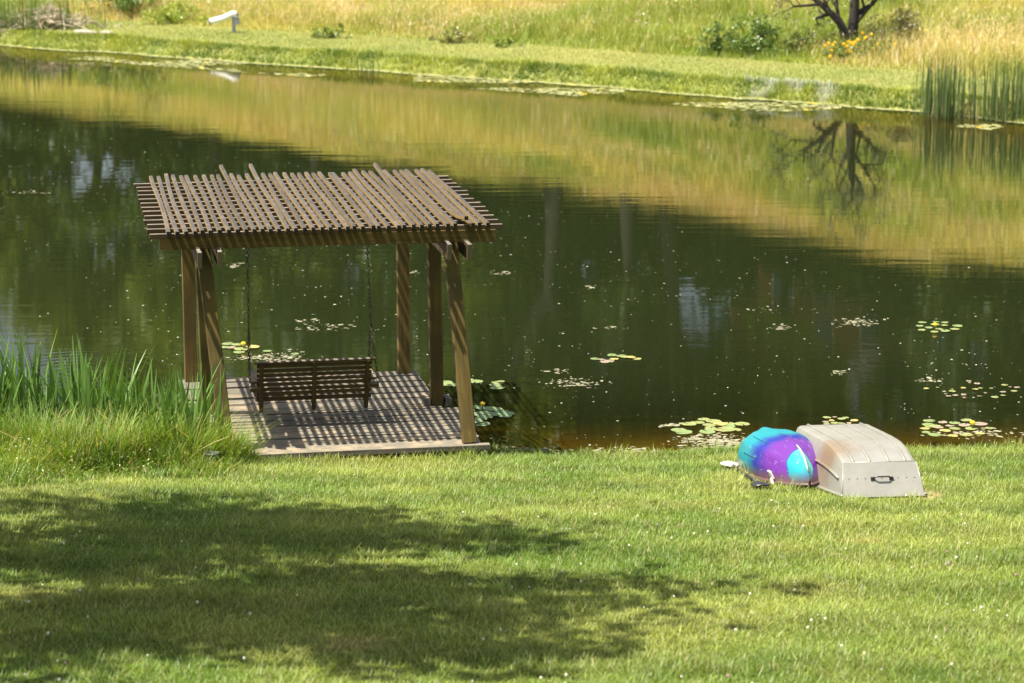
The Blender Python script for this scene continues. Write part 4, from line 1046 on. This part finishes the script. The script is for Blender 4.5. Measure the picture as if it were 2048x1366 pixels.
# ------------------------------------------------------------------ trees and bushes
def leaves_cloud(centers, radii, n_each, size, cols, flat=0.75, seed=0):
    r = np.random.default_rng(seed); P = []; CI = []
    for i, (c_, rr) in enumerate(zip(centers, radii)):
        k = n_each if np.isscalar(n_each) else n_each[i]
        d = r.normal(size=(k, 3)); d /= np.linalg.norm(d, axis=1)[:, None]
        q = r.random(k) ** 0.45
        P.append(np.array(c_) + d * (q * rr)[:, None] * np.array((1, 1, flat))); CI.append(np.full(k, r.random()))
    P = np.concatenate(P); CI = np.concatenate(CI); n_ = len(P)
    a = r.normal(size=(n_, 3)); a /= np.linalg.norm(a, axis=1)[:, None]
    b_ = np.cross(a, r.normal(size=(n_, 3))); b_ /= np.linalg.norm(b_, axis=1)[:, None]
    s_ = (size * (0.6 + 0.8 * r.random(n_)))[:, None]
    V = np.stack([P - a * s_, P + b_ * s_ * 0.55, P + a * s_, P - b_ * s_ * 0.55], 1).reshape(-1, 3)
    t = np.clip(0.55 * CI + 0.45 * r.random(n_), 0, 1)
    col = lerp(cols[0], cols[1], t)
    return V, np.arange(4 * n_).reshape(-1, 4), np.repeat(col, 4, 0)
def grow(mb, p, d, L, r, depth, q, tips, spread=0.6, up=0.15, lean=(0, 0)):
    pts = [p]; rr = [r]; k = 4
    for i in range(k):
        d = (d + Vector((q.gauss(0, 0.10) + lean[0] * .05, q.gauss(0, 0.10) + lean[1] * .05, up * 0.3))).normalized()
        p = p + d * (L / k); pts.append(p); rr.append(r * (1 - 0.42 * (i + 1) / k))
    mb.tube(pts, rr, 6 if r > 0.05 else 4, cap=False)
    if depth == 0:
        tips.append(p); tips.append(pts[2]); return
    for j in range(q.choice((2, 3, 3))):
        a = d.cross(Vector((q.gauss(0, 1), q.gauss(0, 1), q.gauss(0, 1)))).normalized()
        nd = (d * (1 - spread * q.uniform(0.5, 1)) + a * spread * q.uniform(0.7, 1.2) + Vector((0, 0, up))).normalized()
        st_ = pts[-1] if j == 0 else pts[q.choice((2, 3, 4))]
        grow(mb, st_, nd, L * q.uniform(0.62, 0.82), rr[-1] * q.uniform(0.6, 0.85), depth - 1, q, tips, spread, up, lean)
def tree_mesh(seed, H, r0, depth, trunk_frac, spread, n_leaf, leaf, crad, cols, up=0.15, lean=(0, 0), low=()):
    q = random.Random(seed); mb = MB(); tips = []
    base = Vector((0, 0, -0.15)); tp = [base]; rr = [r0 * 1.35]; p = base; d = Vector((lean[0] * .1, lean[1] * .1, 1)).normalized()
    for i in range(5):
        d = (d + Vector((q.gauss(0, 0.05), q.gauss(0, 0.05), 0.1))).normalized(); p = p + d * (H * trunk_frac / 5); tp.append(p); rr.append(r0 * (1 - 0.09 * i))
    mb.tube(tp, rr, 8, cap=False)
    for j in range(4):
        a = j * 1.57 + q.uniform(0, 0.8)
        nd = (Vector((math.cos(a), math.sin(a), 0)) * spread + Vector((lean[0], lean[1], 0)) * 0.4 + Vector((0, 0, 0.9))).normalized()
        grow(mb, p if j else tp[-1], nd, H * 0.26, r0 * 0.6, depth, q, tips, spread, up, lean)
    for hh_ in low:
        a = q.uniform(0, 6.28); grow(mb, tp[1] + (p - tp[1]) * hh_, Vector((math.cos(a), math.sin(a), 0.35)).normalized(), H * 0.18, r0 * 0.35, max(0, depth - 1), q, tips, spread, up)
    V, F, col = leaves_cloud([tuple(t) for t in tips], [crad * q.uniform(0.6, 1.2) for _ in tips], max(8, n_leaf // len(tips)), leaf, cols, 0.75, seed)
    mb.build('tmp', M_BARK, None, True); to = bpy.data.objects['tmp']; tm = to.data; tm.name = 'trunk'; bpy.data.objects.remove(to)
    return tm, mesh_tri('crown', V, F, col, M_LEAF)
def place_tree(name, label, cat, meshes, loc, rz=0, sc=1.0, group=None, sz=None):
    t = thing(name, label, cat, loc, rz, group); t.scale = (sc, sc, sz or sc)
    put('trunk', meshes[0], t); put('crown', meshes[1], t); return t

DK = ((0.025, 0.055, 0.012), (0.10, 0.16, 0.022)); LT = ((0.05, 0.10, 0.015), (0.30, 0.37, 0.04))  # the lighter greens are brightened so the leaves look sunlit
WOODS = [tree_mesh(21, 13, 0.30, 3, 0.22, 0.55, 6500, 0.26, 1.35, DK, low=(0.3, 0.55, 0.7)), tree_mesh(22, 15, 0.34, 3, 0.28, 0.50, 6500, 0.27, 1.4, LT, low=(0.4, 0.65)), tree_mesh(23, 11, 0.24, 3, 0.18, 0.65, 6000, 0.24, 1.3, DK, low=(0.2, 0.5, 0.8)), tree_mesh(24, 14, 0.30, 3, 0.25, 0.5, 6000, 0.28, 1.45, LT, low=(0.3, 0.6))]
wl_lab = 'dark woodland tree beyond the meadow, seen only mirrored in the pond'
wr = random.Random(123); k = 0
for row, (doff, count) in enumerate(((51, 17), (58, 16), (67, 15))):
    for i in range(count):
        xx = -44 + 84 * (i + 0.5) / count + wr.uniform(-1.6, 1.6)
        yy = float(far_shore(xx)) + (doff + wr.uniform(-2.5, 2.5)) / 0.81
        pxv = 1024 + 5033 * xx / (yy * 0.98)
        if -40 < pxv < 180 and row < 2: continue
        if 30 < pxv < 100: continue
        if 1470 < pxv < 1700 and row == 1: continue
        if 1650 < pxv < 1830 and row == 0: continue
        place_tree('woodland_tree', wl_lab, 'tree', WOODS[(k * 5 + row) % 4], (xx, yy, gz(xx, yy)), wr.uniform(0, 6.28), wr.uniform(0.85, 1.25) * ((0.6 if 1430 < pxv < 1720 else 1.0) if row == 0 else 1.2), 'woodland trees beyond the meadow'); k += 1
BIG = [tree_mesh(41, 17, 0.46, 3, 0.34, 0.5, 6500, 0.27, 1.4, DK), tree_mesh(42, 16, 0.40, 3, 0.36, 0.5, 6500, 0.27, 1.4, LT)]
for i, (px, lab) in enumerate(((1110, 'leftmost of three stout bare trunks mirrored near mid pond'), (1265, 'middle of three stout bare trunks mirrored near mid pond'), (1345, 'rightmost of three stout bare trunks mirrored near mid pond'))):
    yy = 120.0
    for _ in range(30):
        xx = (px - 1024) / 5033 * yy * 0.98; yy = float(far_shore(xx)) + 46.5 / 0.81
    place_tree('stout_tree', lab, 'tree', BIG[i % 2], (xx, yy, gz(xx, yy)), i * 2.1, 1.0, 'stout trees at the meadow top')
# understorey along the wood edge
UB = []
for s_ in range(3):
    q = random.Random(90 + s_)
    cen = [(q.gauss(0, 0.9), q.gauss(0, 0.6), q.uniform(0.3, 1.7)) for _ in range(16)]
    V, F, col = leaves_cloud(cen, [q.uniform(0.45, 0.8) for _ in cen], 90, 0.17, DK, 0.9, 90 + s_)
    UB.append(mesh_tri('thicket', V, F, col, M_LEAF))
for i in range(46):
    xx = -44 + 84 * (i + 0.5) / 46 + rnd.uniform(-0.5, 0.5); yy = float(far_shore(xx)) + (52 + rnd.uniform(-0.8, 3.0)) / 0.81
    o = put('thicket', UB[i % 3], None, (xx, yy, gz(xx, yy) - 0.1), (0, 0, rnd.uniform(0, 6.28))); s_ = rnd.uniform(0.9, 1.7); o.scale = (s_, s_, s_)
    tag(o, 'dark shrub at the foot of the wood, seen only mirrored in the pond', 'shrub', 'shrubs along the wood edge')
# brick house among the trees
hx_, L_h = 16.6, 52.0
hy_ = float(far_shore(hx_)) + (L_h + 3) / 0.81; hz_ = gz(hx_, hy_)
hs = thing('brick_house', 'reddish brick house among the trees, seen only mirrored in the pond', 'house', (hx_, hy_, hz_ - 0.3), math.radians(8))
M_BRICK = plain('brick', (0.42, 0.21, 0.12), 0.85, nscale=10, nvar=0.2); M_ROOF = plain('roof_shingle', (0.10, 0.095, 0.09), 0.9, nscale=6, nvar=0.2); M_GLASS = plain('window_glass', (0.10, 0.14, 0.20), 0.08)
t_ = MB(); t_.box((-4.5, 0, 0), (4.5, 6, 5.2)); t_.build('wall', M_BRICK, hs)
t_ = MB(); t_.add([(-4.9, -0.5, 5.15), (4.9, -0.5, 5.15), (4.9, 6.5, 5.15), (-4.9, 6.5, 5.15), (-4.9, 3, 7.4), (4.9, 3, 7.4)], [(0, 1, 5, 4), (2, 3, 4, 5), (0, 4, 3), (1, 2, 5), (0, 3, 2, 1)]); t_.build('roof', M_ROOF, hs)
for zz in (0.9, 3.2):
    for xx in (-3.3, -1.2, 1.2, 3.3):
        t_ = MB(); t_.box((xx - 0.55, -0.06, zz), (xx + 0.55, -0.02, zz + 1.45)); wo_ = t_.build('window', M_WHITE, hs)
        t_ = MB(); t_.box((xx - 0.47, -0.075, zz + 0.08), (xx + 0.47, -0.062, zz + 1.37)); t_.build('pane', M_GLASS, wo_)

# small gnarled tree on the far meadow
q = random.Random(5); mb = MB(); tips = []
p0 = pix_ground(1698, 102)
def limb(pts, rr, depth, n=3, L=0.9):
    mb.tube(pts, rr, 7, cap=False)
    for j in range(n):
        i = q.choice(range(max(1, len(pts) - 3), len(pts)))
        d = (Vector(pts[-1]) - Vector(pts[-2])).normalized()
        nd = (d + Vector((q.gauss(0, .6), q.gauss(0, .6), q.gauss(0.1, .45)))).normalized()
        grow(mb, Vector(pts[i]), nd, L * q.uniform(0.6, 1.1), rr[i] * 0.62, depth, q, tips, 0.75, 0.02)
limb([(-0.09, 0, -0.1), (-0.13, 0, 0.35), (-0.20, 0.02, 0.62), (-0.34, 0, 0.85), (-0.62, 0, 1.08), (-0.95, 0.05, 1.35), (-1.35, 0.1, 1.62)], [0.19, 0.15, 0.14, 0.13, 0.11, 0.09, 0.06], 2, 6, 0.8)
limb([(0.10, 0.05, -0.1), (0.10, 0.05, 0.5), (0.14, 0.08, 1.0), (0.16, 0.1, 1.6), (0.22, 0.1, 2.2)], [0.22, 0.18, 0.17, 0.15, 0.12], 3, 7, 0.95)
limb([(0.12, 0.05, 0.7), (0.34, 0.0, 0.95), (0.62, 0.05, 1.25), (0.95, 0.1, 1.55)], [0.07, 0.06, 0.05, 0.04], 1, 4, 0.7)
limb([(-0.34, 0, 0.85), (-0.42, 0.1, 1.25), (-0.45, 0.2, 1.8)], [0.07, 0.06, 0.04], 1, 4, 0.8)
gt = thing('gnarled_tree', 'small dark gnarled tree leaning apart in two stems on the far meadow', 'tree', p0)
gt.scale = (0.85, 0.85, 0.95); mb.build('trunk', M_BARK, gt, True)
V, F, col = leaves_cloud([tuple(t) for t in tips], [q.uniform(0.18, 0.36) for _ in tips], 7, 0.045, ((0.07, 0.085, 0.05), (0.20, 0.21, 0.12)), 0.9, 5)
put('crown', mesh_tri('crown', V, F, col, M_LEAF), gt)

# bushes on the far meadow edge
def bush(label, px, py, w_, h_, n_, cols, seed, leaf=0.05, group='shrubs at the far meadow edge'):
    p = pix_ground(px, py); q = random.Random(seed)
    t = thing('shrub', label, 'shrub', p, 0, group)
    cen = [(q.gauss(0, w_ * 0.32), q.gauss(0, w_ * 0.25), abs(q.gauss(0, 0.42)) * h_ + 0.1 * h_) for _ in range(22)]
    V, F, col = leaves_cloud(cen, [q.uniform(0.20, 0.34) * min(w_, h_ * 1.2) for _ in cen], n_ // 16, leaf * 0.9, cols, 0.9, seed)
    put('foliage', mesh_tri('foliage', V, F, col, M_LEAF), t)
    sm_ = MB()
    for c_ in cen[:9]: sm_.tube([(c_[0] * 0.2, c_[1] * 0.2, -0.05), (c_[0] * 0.6, c_[1] * 0.6, c_[2] * 0.6), c_], [0.018, 0.012, 0.006], 4)
    sm_.build('stem', M_BARK, t)
GB = ((0.05, 0.105, 0.02), (0.18, 0.26, 0.045))
bush('rounded leafy green shrub left of the gnarled tree', 1515, 110, 1.0, 0.95, 2200, GB, 201)
bush('smaller loose shrub left of the rounded green shrub', 1432, 110, 0.6, 0.7, 800, GB, 202)
bush('low weedy shrub between the rounded shrub and the gnarled tree', 1608, 112, 0.8, 0.5, 700, ((0.08, 0.11, 0.025), (0.2, 0.22, 0.05)), 203)
bush('dark shrub at the right foot of the gnarled tree', 1785, 104, 1.7, 0.95, 1700, ((0.07, 0.09, 0.03), (0.24, 0.22, 0.09)), 204)
bush('leafy green shrub cut by the top frame edge at left', 262, 34, 1.9, 1.5, 2800, ((0.06, 0.12, 0.02), (0.20, 0.30, 0.045)), 205)
bush('yellow-green leafy weeds right of the top left shrub', 350, 46, 1.5, 0.9, 1300, ((0.16, 0.24, 0.03), (0.38, 0.44, 0.06)), 206)
bush('low green tuft at the meadow edge left of mid frame', 660, 76, 0.9, 0.35, 500, ((0.12, 0.18, 0.03), (0.28, 0.33, 0.06)), 207)
bush('low dark weed clump at the meadow edge near mid frame', 915, 86, 1.0, 0.35, 500, ((0.12, 0.15, 0.04), (0.30, 0.28, 0.08)), 208)
bush('small bright docks at the meadow edge right of mid frame', 1010, 94, 0.7, 0.28, 350, ((0.12, 0.18, 0.03), (0.28, 0.33, 0.06)), 209)
# yellow flowers below the gnarled tree
p = pix_ground(1705, 122)
yf = thing('flower_clump', 'yellow-orange flowers in leafy green growth under the gnarled tree', 'flowers', p)
V, F, col = leaves_cloud([(rnd.uniform(-0.75, 0.95), rnd.uniform(-0.3, 0.5), rnd.uniform(0.12, 0.42)) for _ in range(26)], [0.2] * 26, 40, 0.045, GB, 0.9, 77)
put('foliage', mesh_tri('foliage', V, F, col, M_LEAF), yf)
fm = MB()
for px, py in ((1655, 87), (1662, 90), (1667, 85), (1660, 100), (1684, 88), (1693, 83), (1699, 86), (1706, 85), (1694, 100), (1697, 102), (1692, 103), (1712, 80), (1725, 77), (1728, 74), (1720, 66), (1738, 69), (1752, 88), (1743, 97), (1746, 103), (1753, 97), (1783, 88), (1658, 113), (1648, 92), (1690, 92), (1703, 90)):
    xx = (px - 1705) / 5033 * p.y; zz = (122 - py) / 5033 * p.y * 1.0 + 0.02; yy = rnd.uniform(-0.35, -0.2); r = rnd.uniform(0.035, 0.055)
    ring = [(xx + math.cos(i * 1.0472) * r, yy + rnd.uniform(-.01, .01), zz + math.sin(i * 1.0472) * r) for i in range(6)]
    fm.add(ring + [(xx, yy - 0.02, zz), (xx, yy + 0.015, zz)], [(i, (i + 1) % 6, 6) for i in range(6)] + [((i + 1) % 6, i, 7) for i in range(6)], (0.85, 0.55, 0.02))
    fm.tube([(xx, yy + 0.01, zz), (xx * 0.9, yy + 0.1, 0)], 0.004, 3, (0.1, 0.16, 0.03))
fm.build('flower_heads', bpy.data.materials['petals'], yf, cols=True)['kind'] = 'stuff'

# shade trees standing left of the view, their crowns shade the lawn
SH = tree_mesh(31, 12.0, 0.26, 3, 0.42, 0.75, 15000, 0.15, 1.15, LT, up=0.05, lean=(0.7, 0.1))
place_tree('shade_tree', 'leafy tree left of the view whose crown shades the lawn', 'tree', SH, (-8.3, 16.3, gz(-8.3, 16.3)), 0.0, 1.0).scale = (1.10, 0.70, 1.0)
